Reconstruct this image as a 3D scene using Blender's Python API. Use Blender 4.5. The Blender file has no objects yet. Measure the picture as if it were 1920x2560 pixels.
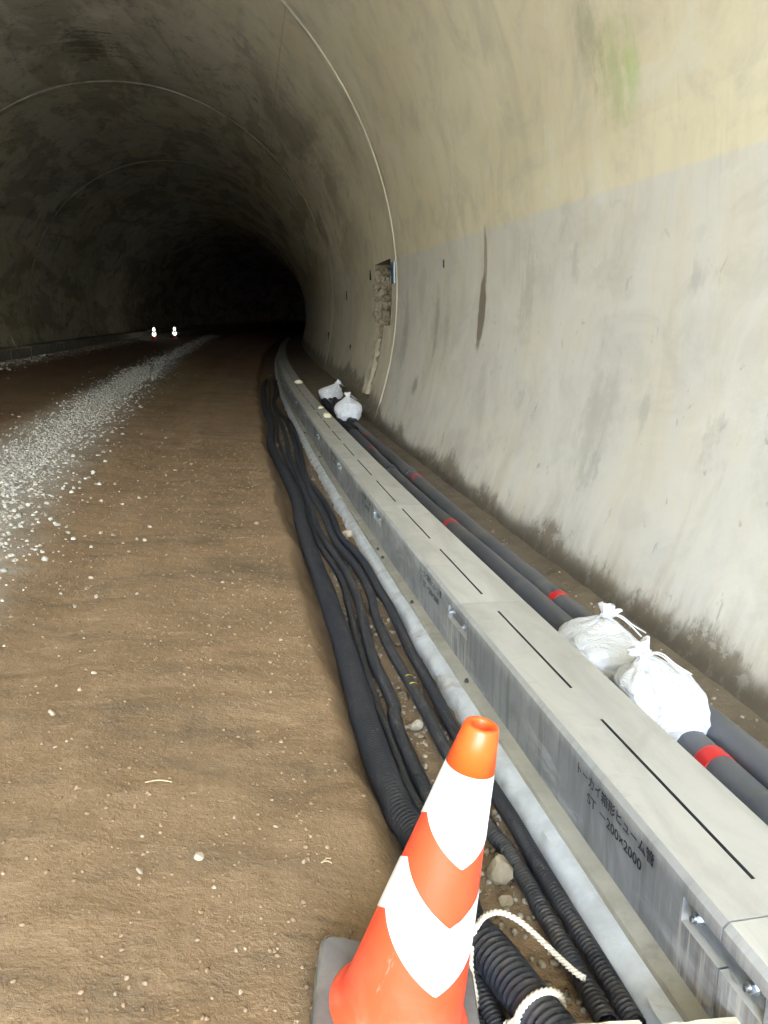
import bpy, bmesh, math, random
import numpy as np
from mathutils import Vector, Matrix, noise as mnoise

R = math.radians
scene = bpy.context.scene
C = scene.collection
rng = random.Random(7)
nrng = np.random.default_rng(11)

# ------------------------------------------------------------------ camera
FPX, CAMZ = 2071.0, 1.5                       # focal length in photo pixels (1920 wide), eye height
PITCH = math.atan(480 / FPX)
cam = bpy.data.cameras.new('camera'); cam.sensor_fit = 'HORIZONTAL'; cam.sensor_width = 36
cam.lens = 36 * FPX / 1920; cam.clip_start = 0.05; cam.clip_end = 2000
camo = bpy.data.objects.new('camera', cam); C.objects.link(camo)
camo.location = (0, 0, CAMZ); camo.rotation_euler = (math.pi / 2 - PITCH, 0, 0)
scene.camera = camo

# ------------------------------------------------------------------ sky, sun, exposure
SUN_EL, SUN_AZ = R(40), R(174)                # sun stands behind the photographer, outside the portal
w = bpy.data.worlds.new('World'); scene.world = w; w.use_nodes = True
wt = w.node_tree; wt.nodes.clear()
sky = wt.nodes.new('ShaderNodeTexSky'); sky.sky_type = 'NISHITA'; sky.sun_disc = False
sky.sun_elevation = SUN_EL; sky.sun_rotation = SUN_AZ; sky.dust_density = 4.0; sky.air_density = 1.0; sky.ozone_density = 0.6
hs = wt.nodes.new('ShaderNodeHueSaturation'); hs.inputs['Saturation'].default_value = 1.0
bg = wt.nodes.new('ShaderNodeBackground'); bg.inputs['Strength'].default_value = 0.15
wo = wt.nodes.new('ShaderNodeOutputWorld')
wt.links.new(sky.outputs[0], hs.inputs['Color']); wt.links.new(hs.outputs[0], bg.inputs['Color']); wt.links.new(bg.outputs[0], wo.inputs['Surface'])
sl = bpy.data.lights.new('sun', 'SUN'); sl.energy = 5.0; sl.angle = R(2); sl.color = (1.0, .985, .955)
so = bpy.data.objects.new('sun', sl); C.objects.link(so)
sd = Vector((math.sin(SUN_AZ) * math.cos(SUN_EL), math.cos(SUN_AZ) * math.cos(SUN_EL), math.sin(SUN_EL)))
so.rotation_euler = sd.to_track_quat('Z', 'Y').to_euler(); so.location = (0, -20, 30)
scene.view_settings.view_transform = 'Standard'; scene.view_settings.look = 'None'
scene.view_settings.exposure = 3.70; scene.view_settings.gamma = 1.0
scene.view_settings.use_white_balance = True; scene.view_settings.white_balance_temperature = 4750; scene.view_settings.white_balance_tint = 5
scene.render.engine = 'CYCLES'
scene.cycles.use_denoising = True
try: scene.cycles.denoiser = 'OPENIMAGEDENOISE'
except Exception: pass
scene.cycles.use_adaptive_sampling = True; scene.cycles.adaptive_threshold = .03
scene.cycles.max_bounces = 7; scene.cycles.diffuse_bounces = 7; scene.cycles.glossy_bounces = 3
scene.cycles.caustics_reflective = False; scene.cycles.caustics_refractive = False

# ------------------------------------------------------------------ tunnel axis: s along the drain, u to its right
DS = 0.02
SS = np.arange(-60, 150, DS)
KK = np.where(SS < 55, .003 - 4e-5 * np.clip(SS, 0, 55), np.minimum(.0008 + (SS - 55) * .0003, .006)); KK = np.where(SS < -18, 0, KK)  # bend past the fitted stretch tightened to keep daylight off the end
TH = np.cumsum(KK) * DS
I0 = int(round(60 / DS))
TH += R(-11.3) - TH[I0]
XX = np.cumsum(np.sin(TH)) * DS; YY = np.cumsum(np.cos(TH)) * DS
XX += .99 - XX[I0]; YY -= YY[I0]
def axis(s):
    return float(np.interp(s, SS, XX)), float(np.interp(s, SS, YY)), float(np.interp(s, SS, TH))
def W(s, u, z):
    x, y, t = axis(s)
    return Vector((x + u * math.cos(t), y - u * math.sin(t), z))
def Wn(s, u, z):
    x = np.interp(s, SS, XX); y = np.interp(s, SS, YY); t = np.interp(s, SS, TH)
    return np.stack([x + u * np.cos(t), y - u * np.sin(t), z + 0 * x], -1)
def heading(s): return -axis(s)[2]            # rotation about z that turns +Y into the axis direction
def ray(px, py):
    a = (px - 960) / FPX; b = (py - 1280) / FPX
    return np.array([a, math.cos(PITCH) - b * math.sin(PITCH), -math.sin(PITCH) - b * math.cos(PITCH)])
def to_su(P):
    i = int(np.argmin((XX - P[0]) ** 2 + (YY - P[1]) ** 2))
    t = TH[i]
    return float(SS[i]), float((P[0] - XX[i]) * math.cos(t) - (P[1] - YY[i]) * math.sin(t))
def at_z(px, py, z):
    d = ray(px, py); q = np.array([0, 0, CAMZ]) + d * ((z - CAMZ) / d[2])
    return Vector(q)

def sm(a, b, x):
    t = min(1, max(0, (x - a) / (b - a))); return t * t * (3 - 2 * t)
def smn(a, b, x):
    t = np.clip((x - a) / (b - a), 0, 1); return t * t * (3 - 2 * t)
def nz(x, y, z=0.0): return mnoise.noise((x, y, z))

UC, ZC, RT = -3.7, 1.9, 5.1                   # tunnel circle: centre and radius
def road_slope(s): return .045 + .0012 * max(0, s - 24)
def road_z(s, u):
    uu = min(u, -.55)
    z = .10 + (-uu - .6) * road_slope(s)
    z += .022 * nz(s * .5, u * .9) + .012 * nz(s * 1.6, u * 2.2, 3) + .007 * nz(s * 5, u * 4, 9) + .0045 * nz(s * 11, u * 9, 5)
    z += -.018 * math.exp(-((u + 4.9) / .35) ** 2) - .020 * math.exp(-((u + 1.75 + .06 * math.sin(s * .5)) / .24) ** 2) + .010 * math.exp(-((u + 1.40 + .06 * math.sin(s * .5)) / .12) ** 2)
    return z
def ground_z(s, u):                           # road, bank and hose trench
    z = road_z(s, u)
    ub = -.60 + .045 * nz(s * 1.3, 5.5) + .02 * nz(s * 5, 1.5)
    near = sm(2.35, 1.85, s)
    steep = sm(ub - .02, ub + .10, u)
    gentle = sm(-.95, -.38, u)
    f = steep * (1 - near) + gentle * near
    zt = -.03 + .010 * nz(s * 4, u * 6, 2)
    return z * (1 - f) + zt * f
def on_ground(px, py, dz=0.0):
    z = .1
    for _ in range(25):
        P = at_z(px, py, z); s, u = to_su(P); z = .5 * z + .5 * (ground_z(s, u) + dz)
    return s, u, z

# ------------------------------------------------------------------ materials
class NT:
    def __init__(self, name):
        self.m = bpy.data.materials.new(name); self.m.use_nodes = True
        self.t = self.m.node_tree; self.t.nodes.clear()
        self.out = self.t.nodes.new('ShaderNodeOutputMaterial')
        self.b = self.t.nodes.new('ShaderNodeBsdfPrincipled')
        self.t.links.new(self.b.outputs[0], self.out.inputs['Surface'])
    def n(self, k, **kw):
        nd = self.t.nodes.new(k)
        for a, v in kw.items(): setattr(nd, a, v)
        return nd
    def put(self, sock, v):
        if isinstance(v, bpy.types.NodeSocket): self.t.links.new(v, sock)
        elif isinstance(v, (tuple, list)): sock.default_value = (*v, 1) if len(v) == 3 and len(sock.default_value) == 4 else v
        else: sock.default_value = v
    def math(self, op, a, b=0.0, c=0.0, clamp=False):
        nd = self.n('ShaderNodeMath', operation=op); nd.use_clamp = clamp
        for i, v in enumerate((a, b, c)): self.put(nd.inputs[i], v)
        return nd.outputs[0]
    def mix(self, f, a, b, mode='MIX'):
        nd = self.n('ShaderNodeMix', data_type='RGBA', blend_type=mode)
        self.put(nd.inputs[0], f); self.put(nd.inputs[6], a); self.put(nd.inputs[7], b)
        return nd.outputs[2]
    def ramp(self, v, *stops, interp='LINEAR'):
        nd = self.n('ShaderNodeValToRGB'); cr = nd.color_ramp; cr.interpolation = interp
        while len(cr.elements) < len(stops): cr.elements.new(.5)
        for e, (p, c) in zip(cr.elements, stops):
            e.position = p; e.color = (c, c, c, 1) if not isinstance(c, (tuple, list)) else (*c, 1)
        self.put(nd.inputs[0], v); return nd.outputs[0]
    def maprange(self, v, a, b, lo=0.0, hi=1.0):
        nd = self.n('ShaderNodeMapRange', interpolation_type='SMOOTHSTEP')
        for i, x in enumerate((v, a, b, lo, hi)): self.put(nd.inputs[i], x)
        return nd.outputs[0]
    def noise(self, vec, scale, detail=4, rough=.55, dist=0.0, col=False):
        nd = self.n('ShaderNodeTexNoise'); nd.inputs['Scale'].default_value = scale; nd.inputs['Detail'].default_value = detail
        nd.inputs['Roughness'].default_value = rough; nd.inputs['Distortion'].default_value = dist
        if vec is not None: self.t.links.new(vec, nd.inputs['Vector'])
        return nd.outputs[1] if col else nd.outputs[0]
    def voro(self, vec, scale, feature='F1'):
        nd = self.n('ShaderNodeTexVoronoi', feature=feature); nd.inputs['Scale'].default_value = scale
        if vec is not None: self.t.links.new(vec, nd.inputs['Vector'])
        return nd.outputs[0]
    def scale(self, vec, s, loc=(0, 0, 0)):
        nd = self.n('ShaderNodeMapping'); self.t.links.new(vec, nd.inputs[0])
        nd.inputs['Scale'].default_value = s; nd.inputs['Location'].default_value = loc
        return nd.outputs[0]
    def pos(self): return self.n('ShaderNodeNewGeometry').outputs['Position']
    def obj(self): return self.n('ShaderNodeTexCoord').outputs['Object']
    def uv(self): return self.n('ShaderNodeTexCoord').outputs['UV']
    def sep(self, v):
        nd = self.n('ShaderNodeSeparateXYZ'); self.t.links.new(v, nd.inputs[0]); return nd.outputs
    def island(self): return self.n('ShaderNodeNewGeometry').outputs['Random Per Island']
    def bump(self, h, strength=.3, dist=.01, prev=None):
        nd = self.n('ShaderNodeBump'); nd.inputs['Strength'].default_value = strength; nd.inputs['Distance'].default_value = dist
        self.put(nd.inputs['Height'], h)
        if prev is not None: self.t.links.new(prev, nd.inputs['Normal'])
        return nd.outputs[0]
    def fin(self, col, rough=.8, bump=None, spec=None, metal=None, **kw):
        self.put(self.b.inputs['Base Color'], col); self.put(self.b.inputs['Roughness'], rough)
        if bump is not None: self.t.links.new(bump, self.b.inputs['Normal'])
        if spec is not None: self.put(self.b.inputs['Specular IOR Level'], spec)
        if metal is not None: self.put(self.b.inputs['Metallic'], metal)
        for k, v in kw.items(): self.put(self.b.inputs[k.replace('_', ' ')], v)
        return self.m

def mat_lining():
    m = NT('lining_concrete'); uv = m.uv(); x = m.sep(uv); s, v = x[0], x[1]
    st = m.noise(m.scale(uv, (1.9, .42, 1)), 1.0, 5, .66, .7)          # stains drawn out down the wall
    st2 = m.noise(m.scale(uv, (6, 1.0, 1), (3, 9, 0)), 1.0, 5, .68, .3)
    big = m.noise(m.scale(uv, (.35, .5, 1)), 1.0, 5, .6, .6)
    mid = m.noise(uv, 1.7, 5, .65, .5)
    fine = m.noise(uv, 9, 5, .7)
    upper = m.mix(m.maprange(big, .35, .68), (.70, .635, .455), (.64, .57, .39))
    lower = m.mix(m.maprange(big, .3, .7), (.64, .612, .55), (.58, .555, .50))
    # pour line of the lower panel, sharp, at about 2.3 m; only in the bay by the mouth
    edge = m.math('ADD', v, m.math('MULTIPLY', m.math('SUBTRACT', fine, .5), .03))
    linev = m.math('MULTIPLY_ADD', s, .010, 2.26)
    low = m.math('MULTIPLY', m.maprange(m.math('SUBTRACT', edge, linev), .025, -.012), m.math('MULTIPLY_ADD', m.maprange(st, .66, .42), .35, .65))
    neb = m.maprange(s, 12.15, 12.25, 1.0, .32)
    col = m.mix(m.math('MULTIPLY', low, neb), upper, lower)
    # whiter bottom
    col = m.mix(m.math('MULTIPLY', m.maprange(v, 2.2, .7), m.math('MULTIPLY', m.maprange(mid, .3, .75), .4)), col, (.66, .66, .645))
    # mottling and runs
    deep = m.maprange(s, 9, 15)
    col = m.mix(m.math('MULTIPLY', m.maprange(st, .50, .78), m.math('MULTIPLY_ADD', deep, -.06, .20)), col, (.27, .24, .175))
    col = m.mix(m.math('MULTIPLY', m.maprange(st2, .56, .82), m.math('MULTIPLY_ADD', deep, -.12, .22)), col, (.25, .225, .17))
    col = m.mix(m.math('MULTIPLY', m.maprange(mid, .46, .74), .36), col, (.37, .345, .285))
    cl = m.noise(m.scale(uv, (1.1, 1.3, 1), (21, 5, 0)), 1.0, 5, .68, .9)       # cloudy grey patches
    col = m.mix(m.math('MULTIPLY', m.maprange(cl, .50, .66), .24), col, (.36, .345, .30))
    col = m.mix(m.math('MULTIPLY', m.maprange(cl, .46, .34), .25), col, (.74, .72, .67))
    col = m.mix(m.math('MULTIPLY', m.maprange(fine, .62, .8), .18), col, (.25, .24, .21))
    # heavier dirt blotches inside, high on the vault
    bl = m.noise(m.scale(uv, (.27, .80, 1), (7, 2, 0)), 1.0, 6, .70, .5)
    inner = m.math('MULTIPLY', m.maprange(s, 11.5, 19), m.maprange(v, 1.8, 4))
    col = m.mix(m.math('MULTIPLY', m.math('MULTIPLY', m.maprange(bl, .48, .57), inner), .50), col, (.23, .195, .125))
    sp = m.math('MULTIPLY_ADD', fine, .5, m.math('MULTIPLY', mid, .5))
    col = m.mix(m.math('MULTIPLY', m.math('MULTIPLY', m.maprange(sp, .53, .60), inner), .45), col, (.17, .145, .095))
    # form panel seams and panel tone on the vault
    for vv in (5.94,):
        ln = m.math('LESS_THAN', m.math('ABSOLUTE', m.math('SUBTRACT', v, vv)), .010)
        ln = m.math('MULTIPLY', ln, m.math('LESS_THAN', m.math('ABSOLUTE', m.math('SUBTRACT', s, 17.2)), 5.0))
        col = m.mix(m.math('MULTIPLY', ln, .30), col, (.2, .175, .12))
    pan = m.n('ShaderNodeTexWhiteNoise', noise_dimensions='2D')
    cb = m.n('ShaderNodeCombineXYZ'); m.put(cb.inputs[0], m.math('FLOOR', m.math('DIVIDE', m.math('ADD', s, 7.8), 5.0))); m.put(cb.inputs[1], m.math('FLOOR', m.math('DIVIDE', v, 2.63)))
    m.t.links.new(cb.outputs[0], pan.inputs['Vector'])
    col = m.mix(m.math('MULTIPLY', pan.outputs[0], .09), col, (.22, .20, .15))
    wob = m.math('ADD', m.math('MULTIPLY', m.math('SUBTRACT', st2, .5), 2.2), m.math('MULTIPLY', m.math('SUBTRACT', fine, .5), 1.6))
    def patch(s0, v0, a, b, c, k, nscale=6, rag=.9, stretch=.4, inner_=.35):
        dx = m.math('DIVIDE', m.math('SUBTRACT', s, s0), a); dy = m.math('DIVIDE', m.math('SUBTRACT', v, v0), b)
        d = m.math('SQRT', m.math('ADD', m.math('MULTIPLY', dx, dx), m.math('MULTIPLY', dy, dy)))
        d = m.math('MULTIPLY_ADD', wob, rag * .8, d)
        return m.mix(m.math('MULTIPLY', m.maprange(d, 1.0, inner_), k), col, c)
    col = patch(5.05, 2.98, .30, .42, (.37, .40, .17), .60, 5, 1.0, .4, .0)       # algae
    col = patch(4.86, 2.88, .15, .30, (.42, .52, .16), .60, 6, .9, .4, .0)
    col = patch(5.30, 3.25, .24, .42, (.25, .235, .15), .55, 7, 1.0, .4, .0)
    col = patch(7.84, 1.62, .125, .40, (.15, .12, .085), .85, 9, .35, .25, .7)   # the long dark run
    col = patch(7.78, 2.08, .06, .34, (.20, .17, .12), .7, 9, .35, .25, .6)
    col = patch(9.6, 1.5, .26, .46, (.27, .24, .185), .6, 7, 1.2, .3, .0)
    col = patch(9.1, 1.5, .15, .4, (.30, .27, .21), .5, 7, 1.2, .3, .0)
    col = patch(6.6, 1.75, .22, .5, (.36, .335, .27), .45, 7, 1.5, .3, .0)
    col = patch(11.4, 1.3, .3, .8, (.30, .27, .21), .5, 7, 1.4, .3, .0)
    col = patch(5.0, 1.0, .35, .5, (.40, .385, .34), .5, 7, 1.7, .3, .0)
    col = patch(10.2, .75, .16, .15, (.24, .23, .2), .7, 7, .6, .6)
    for (a, b, k) in ((4.15, 1.75, .07), (4.45, 1.05, .10), (5.7, 1.9, .09), (3.75, .95, .12), (6.4, .95, .08), (4.9, .62, .10)):
        col = patch(a, b, k, k * 1.5, (.36, .35, .32), .42, 14, 2.2, .5, .0)
    chips = m.noise(m.scale(uv, (5, 3.2, 1), (1, 4, 0)), 1.0, 4, .75, .6)      # small chips and blow-holes low on the wall
    col = m.mix(m.math('MULTIPLY', m.math('MULTIPLY', m.maprange(chips, .625, .68), m.maprange(v, 2.9, 1.0)), .5), col, (.27, .26, .235))
    jd = m.math('ABSOLUTE', m.math('SUBTRACT', m.math('MODULO', m.math('ADD', s, 102.8), 10.0), 5.0))   # pale joints, light on the groove edges painted in
    jd = m.math('ADD', jd, m.math('MULTIPLY', m.math('SUBTRACT', fine, .5), .05))
    col = m.mix(m.math('MULTIPLY', m.math('MULTIPLY', m.maprange(jd, .08, .04), m.maprange(mid, .36, .60)), .45), col, (.74, .67, .50))
    col = m.mix(m.math('MULTIPLY', m.math('MULTIPLY', m.maprange(jd, .55, .10), m.maprange(st2, .45, .62)), m.math('MULTIPLY', deep, .5)), col, (.20, .175, .12))
    # brown water marks above the floor behind the drain, and splashed mud inside
    col = patch(19.6, 10.05, 1.5, .75, (.12, .10, .065), .75, 5, 1.9, .4, .1)
    col = patch(18.4, 6.4, .10, .10, (.08, .07, .05), .8, 5, .8)
    col = patch(13.6, 4.4, .55, .8, (.30, .27, .19), .55, 5, 1.3, .4, .0)
    col = patch(16.5, 5.2, 1.2, .9, (.28, .25, .175), .5, 5, 1.5, .4, .0)
    rag = m.noise(m.scale(uv, (12, 4.5, 1)), 1.0, 5, .75)
    rag2 = m.noise(m.scale(uv, (1.1, .3, 1)), 1.0, 3, .5)
    topv = m.math('ADD', m.math('MULTIPLY', m.math('SUBTRACT', rag, .5), .36), m.math('MULTIPLY_ADD', rag2, .80, -.24))
    topv = m.math('ADD', topv, m.maprange(s, 10.8, 14.5, 0, .42))
    dv = m.math('SUBTRACT', topv, v); wet = m.maprange(dv, -.04, .08)
    smear = m.math('MULTIPLY', m.maprange(dv, -.30, .02), m.maprange(st2, .40, .60))
    holes = m.maprange(fine, .60, .52)
    right = m.math('LESS_THAN', v, 4)
    col = m.mix(m.math('MULTIPLY', m.math('MULTIPLY', smear, m.math('LESS_THAN', v, 4)), .38), col, (.36, .32, .245))
    col = m.mix(m.math('MULTIPLY', m.math('MULTIPLY', wet, m.math('MULTIPLY_ADD', holes, .55, .45)), m.math('MULTIPLY', right, .86)), col, (.165, .135, .092))
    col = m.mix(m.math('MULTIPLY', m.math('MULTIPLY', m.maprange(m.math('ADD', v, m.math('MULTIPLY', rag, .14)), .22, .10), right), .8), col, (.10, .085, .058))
    # rust and damp at the joints
    h = m.math('MULTIPLY', fine, .8); h = m.math('ADD', h, m.math('MULTIPLY', mid, 1.4))
    rough = m.maprange(m.math('MULTIPLY', wet, right), 0, 1, .82, .5)
    return m.fin(col, rough, m.bump(h, .25, .012), .35)

def mat_road():
    m = NT('packed_dirt'); p = m.pos(); uv = m.uv(); x = m.sep(uv); s, u = x[0], x[1]
    a = m.noise(p, .9, 6, .6, .4); b = m.noise(p, 4.5, 7, .65, .3); c = m.noise(p, 22, 6, .7); d = m.noise(p, 90, 4, .7)
    tr = m.noise(m.scale(p, (1.6, 14, 1)), 1.0, 6, .65, .3)             # raked, smeared across the road
    tr2 = m.noise(m.scale(uv, (.5, 5, 1)), 1.0, 5, .6, .2)
    col = m.mix(m.maprange(a, .3, .7), (.25, .175, .10), (.205, .143, .08))
    col = m.mix(m.math('MULTIPLY', m.maprange(b, .45, .72), .55), col, (.20, .138, .076))
    col = m.mix(m.math('MULTIPLY', m.maprange(tr, .5, .78), .26), col, (.185, .125, .068))
    col = m.mix(m.math('MULTIPLY', m.maprange(tr2, .5, .75), .35), col, (.335, .25, .155))
    col = m.mix(m.math('MULTIPLY', m.maprange(c, .52, .70), .45), col, (.34, .255, .16))
    col = m.mix(m.math('MULTIPLY', m.maprange(d, .55, .70), .55), col, (.13, .09, .05))
    e = m.noise(m.scale(p, (1.3, 2.6, 1), (4, 1, 0)), 1.0, 6, .7, .8)
    col = m.mix(m.math('MULTIPLY', m.maprange(e, .50, .66), .60), col, (.125, .098, .063))            # damp grey-brown patches
    col = m.mix(m.math('MULTIPLY', m.maprange(e, .46, .34), .40), col, (.33, .235, .14))
    # rut strip of crushed stone dust, darker dirt in the other lane
    g = m.math('ABSOLUTE', m.math('SUBTRACT', u, m.math('MULTIPLY_ADD', s, -.040, -2.55)))
    g = m.math('ADD', g, m.math('MULTIPLY', m.math('SUBTRACT', b, .5), .7))
    col = m.mix(m.math('MULTIPLY', m.maprange(g, .80, .22), .8), col, m.mix(c, (.30, .28, .24), (.46, .44, .40)))
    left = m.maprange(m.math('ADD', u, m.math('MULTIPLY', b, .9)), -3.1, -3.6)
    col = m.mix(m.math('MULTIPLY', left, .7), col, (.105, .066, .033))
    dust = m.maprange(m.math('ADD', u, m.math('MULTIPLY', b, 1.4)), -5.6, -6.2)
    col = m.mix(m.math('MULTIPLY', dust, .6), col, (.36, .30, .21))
    # darker earth in the trench
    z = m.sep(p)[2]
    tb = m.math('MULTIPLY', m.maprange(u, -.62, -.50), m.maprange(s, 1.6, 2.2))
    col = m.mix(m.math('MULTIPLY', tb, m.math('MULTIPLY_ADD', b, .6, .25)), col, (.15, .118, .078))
    col = m.mix(m.maprange(m.math('ADD', s, m.math('MULTIPLY', b, 2.0)), .2, -1.2), col, m.mix(c, (.50, .465, .40), (.64, .60, .52)))   # unseen floor behind the camera, made pale to bounce light inside
    h = m.math('ADD', m.math('MULTIPLY', c, .8), m.math('MULTIPLY', b, 1.6)); h = m.math('ADD', h, m.math('MULTIPLY', d, .35)); h = m.math('ADD', h, m.math('MULTIPLY', tr, .3))
    return m.fin(col, .95, m.bump(h, .65, .018), .15)

def mat_mud():
    m = NT('walkway_mud'); p = m.pos()
    b = m.noise(p, 3, 7, .65, .4); c = m.noise(p, 18, 6, .7); d = m.noise(p, 70, 4, .7)
    col = m.mix(m.maprange(b, .3, .7), (.135, .11, .072), (.19, .155, .105))
    col = m.mix(m.math('MULTIPLY', m.maprange(c, .5, .75), .5), col, (.25, .215, .155))
    return m.fin(col, .85, m.bump(m.math('ADD', c, m.math('MULTIPLY', d, .5)), .7, .015), .3)

def mat_stone(name, c1, c2, c3):
    m = NT(name); p = m.pos(); i = m.island()
    a = m.noise(p, 40, 5, .7); b = m.noise(p, 9, 4, .6)
    col = m.mix(i, c1, c2); col = m.mix(m.math('MULTIPLY', m.maprange(a, .45, .75), .55), col, c3)
    return m.fin(col, .9, m.bump(a, .5, .004), .2)

def mat_precast(name, top):
    m = NT(name); o = m.obj(); w_ = m.n('ShaderNodeObjectInfo').outputs['Random']
    off = m.n('ShaderNodeVectorMath', operation='ADD'); m.t.links.new(o, off.inputs[0])
    cb = m.n('ShaderNodeCombineXYZ'); m.put(cb.inputs[1], m.math('MULTIPLY', w_, 37.0)); m.t.links.new(cb.outputs[0], off.inputs[1]); p = off.outputs[0]
    a = m.noise(m.scale(p, (6, 1.6, 6)), 1.0, 6, .65, .6); f = m.noise(p, 45, 6, .7); dr = m.noise(m.scale(p, (1, 22, 1.4)), 1.0, 5, .65)
    b = m.noise(p, 3.2, 7, .65, .8); pit = m.voro(p, 60)
    tone = m.math('MULTIPLY_ADD', w_, .16, .92)
    if top:
        col = m.mix(m.maprange(a, .35, .68), (.455, .445, .41), (.375, .365, .33))
        col = m.mix(m.math('MULTIPLY', m.maprange(b, .52, .70), .55), col, (.33, .315, .275))
        col = m.mix(m.math('MULTIPLY', m.maprange(f, .6, .75), .25), col, (.29, .28, .25))
        col = m.mix(m.math('MULTIPLY', m.maprange(m.noise(m.scale(p, (1.5, 9, 1)), 1.0, 5, .6, .7), .63, .7), .4), col, (.30, .285, .25))
    else:
        col = m.mix(m.maprange(b, .35, .65), (.235, .24, .25), (.165, .168, .175))  # front face gets less light; that dimming is painted into this darker tone
        col = m.mix(m.math('MULTIPLY', m.maprange(dr, .48, .68), .62), col, (.115, .112, .11))
        col = m.mix(m.math('MULTIPLY', m.maprange(a, .52, .70), .55), col, (.40, .405, .42))
        z = m.sep(o)[2]; zz = m.math('ADD', z, m.math('MULTIPLY', m.math('SUBTRACT', m.noise(m.scale(p, (1, 9, 2)), 1.0, 5, .65), .5), .10))
        col = m.mix(m.math('MULTIPLY', m.maprange(zz, .235, .285), .5), col, (.42, .415, .395))
        # runs of laitance and brown water under the joint pockets
        y = m.sep(o)[1]; ed = m.math('MINIMUM', m.math('ABSOLUTE', y), m.math('ABSOLUTE', m.math('SUBTRACT', y, 2.0)))
        nb = m.math('MULTIPLY', m.maprange(ed, .30, .10), m.maprange(zz, .225, .17))
        drf = m.noise(m.scale(p, (1, 60, 2.5)), 1.0, 4, .6)
        col = m.mix(m.math('MULTIPLY', nb, m.math('MULTIPLY', m.maprange(drf, .5, .62), .65)), col, (.40, .38, .335))
        col = m.mix(m.math('MULTIPLY', nb, m.math('MULTIPLY', m.maprange(drf, .46, .36), .55)), col, (.17, .13, .09))
    br = m.n('ShaderNodeVectorMath', operation='SCALE'); m.t.links.new(col, br.inputs[0]); m.put(br.inputs[3], tone)
    h = m.math('ADD', m.math('MULTIPLY', f, .5), m.math('MULTIPLY', m.maprange(pit, .0, .12), .35))
    return m.fin(br.outputs[0], .78, m.bump(h, .25, .004), .35)

def mat_simple(name, c1, c2, scale=20, rough=.6, bump=.15, spec=.4, dirt=None, dk=.4, **kw):
    m = NT(name); p = m.obj(); a = m.noise(p, scale, 6, .65, .3); b = m.noise(p, scale * 5, 5, .7)
    col = m.mix(m.maprange(a, .3, .7), c1, c2)
    if dirt: col = m.mix(m.math('MULTIPLY', m.maprange(m.noise(p, scale * .45, 6, .7, .8), .52, .72), dk), col, dirt)
    return m.fin(col, rough, m.bump(m.math('ADD', a, m.math('MULTIPLY', b, .4)), bump, .004), spec, **kw)

def mat_hose():
    m = NT('corrugated_plastic'); p = m.pos()
    a = m.noise(p, 7, 6, .65, .5); b = m.noise(p, 130, 3, .6); c = m.noise(p, 45, 5, .7)
    nrm = m.sep(m.n('ShaderNodeNewGeometry').outputs['True Normal'])[2]
    col = m.mix(m.maprange(a, .3, .7), (.020, .021, .026), (.031, .032, .038))
    dust = m.math('MULTIPLY', m.maprange(nrm, .1, .9), m.math('MULTIPLY', m.maprange(a, .42, .62), m.maprange(c, .4, .7)))
    col = m.mix(m.math('MULTIPLY', dust, .28), col, (.20, .165, .115))
    col = m.mix(m.math('MULTIPLY', m.maprange(m.noise(p, 60, 4, .6), .70, .74), .55), col, (.38, .36, .31))
    return m.fin(col, m.math('MULTIPLY_ADD', a, .25, .30), m.bump(b, .12, .002), .5)

M = {}
M['lining'] = mat_lining(); M['road'] = mat_road(); M['mud'] = mat_mud()
M['pale_stone'] = mat_stone('pale_stone', (.21, .17, .115), (.335, .285, .21), (.155, .12, .08))
M['yellow_stone'] = mat_stone('yellow_stone', (.58, .51, .34), (.64, .58, .42), (.46, .38, .22))
M['gravel'] = mat_stone('crushed_gravel', (.25, .232, .195), (.54, .515, .45), (.17, .145, .10))
M['clod'] = mat_stone('dirt_clod', (.17, .115, .065), (.29, .21, .13), (.13, .09, .05))
M['rubble'] = mat_stone('rubble', (.17, .14, .095), (.33, .29, .225), (.13, .10, .065))
M['brown_stone'] = mat_stone('brown_stone', (.19, .155, .10), (.23, .19, .125), (.12, .095, .06))
M['top'] = mat_precast('precast_top', True); M['face'] = mat_precast('precast_face_dimmed', False)
M['ledge'] = mat_simple('ledge_concrete', (.33, .315, .265), (.25, .235, .19), 5, .8, .3, .3, (.14, .12, .09), .6)
M['lean'] = mat_simple('lean_concrete', (.47, .49, .51), (.36, .37, .375), 8, .85, .9, .3, (.24, .20, .14), .75)
M['dark'] = mat_simple('slot_dark', (.045, .043, .04), (.03, .029, .027), 10, .9)
M['steel'] = mat_simple('galvanised_plate', (.36, .40, .45), (.28, .31, .35), 14, .42, .2, .5, (.17, .16, .14), .4, metal=.75)
M['bolt'] = mat_simple('bolt_zinc', (.62, .64, .66), (.5, .52, .55), 30, .3, .05, .5, metal=.9)
M['pipe'] = mat_simple('grey_pvc', (.078, .082, .094), (.098, .10, .112), 4, .42, .05, .5, (.24, .215, .17), .35)
M['red'] = mat_simple('red_band', (.52, .022, .018), (.44, .018, .016), 20, .42, .08, .5)
M['hose'] = mat_hose()
M['yellow'] = mat_simple('yellow_mark', (.62, .58, .05), (.5, .46, .06), 60, .5)
M['rope'] = mat_simple('cotton_rope', (.56, .515, .41), (.46, .41, .31), 60, .9, .5, .2, (.42, .36, .25), .5)
M['board'] = mat_simple('pale_board', (.62, .58, .47), (.54, .50, .39), 9, .75, .3, .3, (.40, .36, .27), .5)
M['weight'] = mat_simple('cone_base_rubber', (.125, .118, .112), (.175, .166, .156), 9, .8, .5, .3, (.30, .27, .22), .5)
M['blue'] = mat_simple('blue_plate', (.03, .10, .22), (.05, .13, .26), 20, .45)
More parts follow.
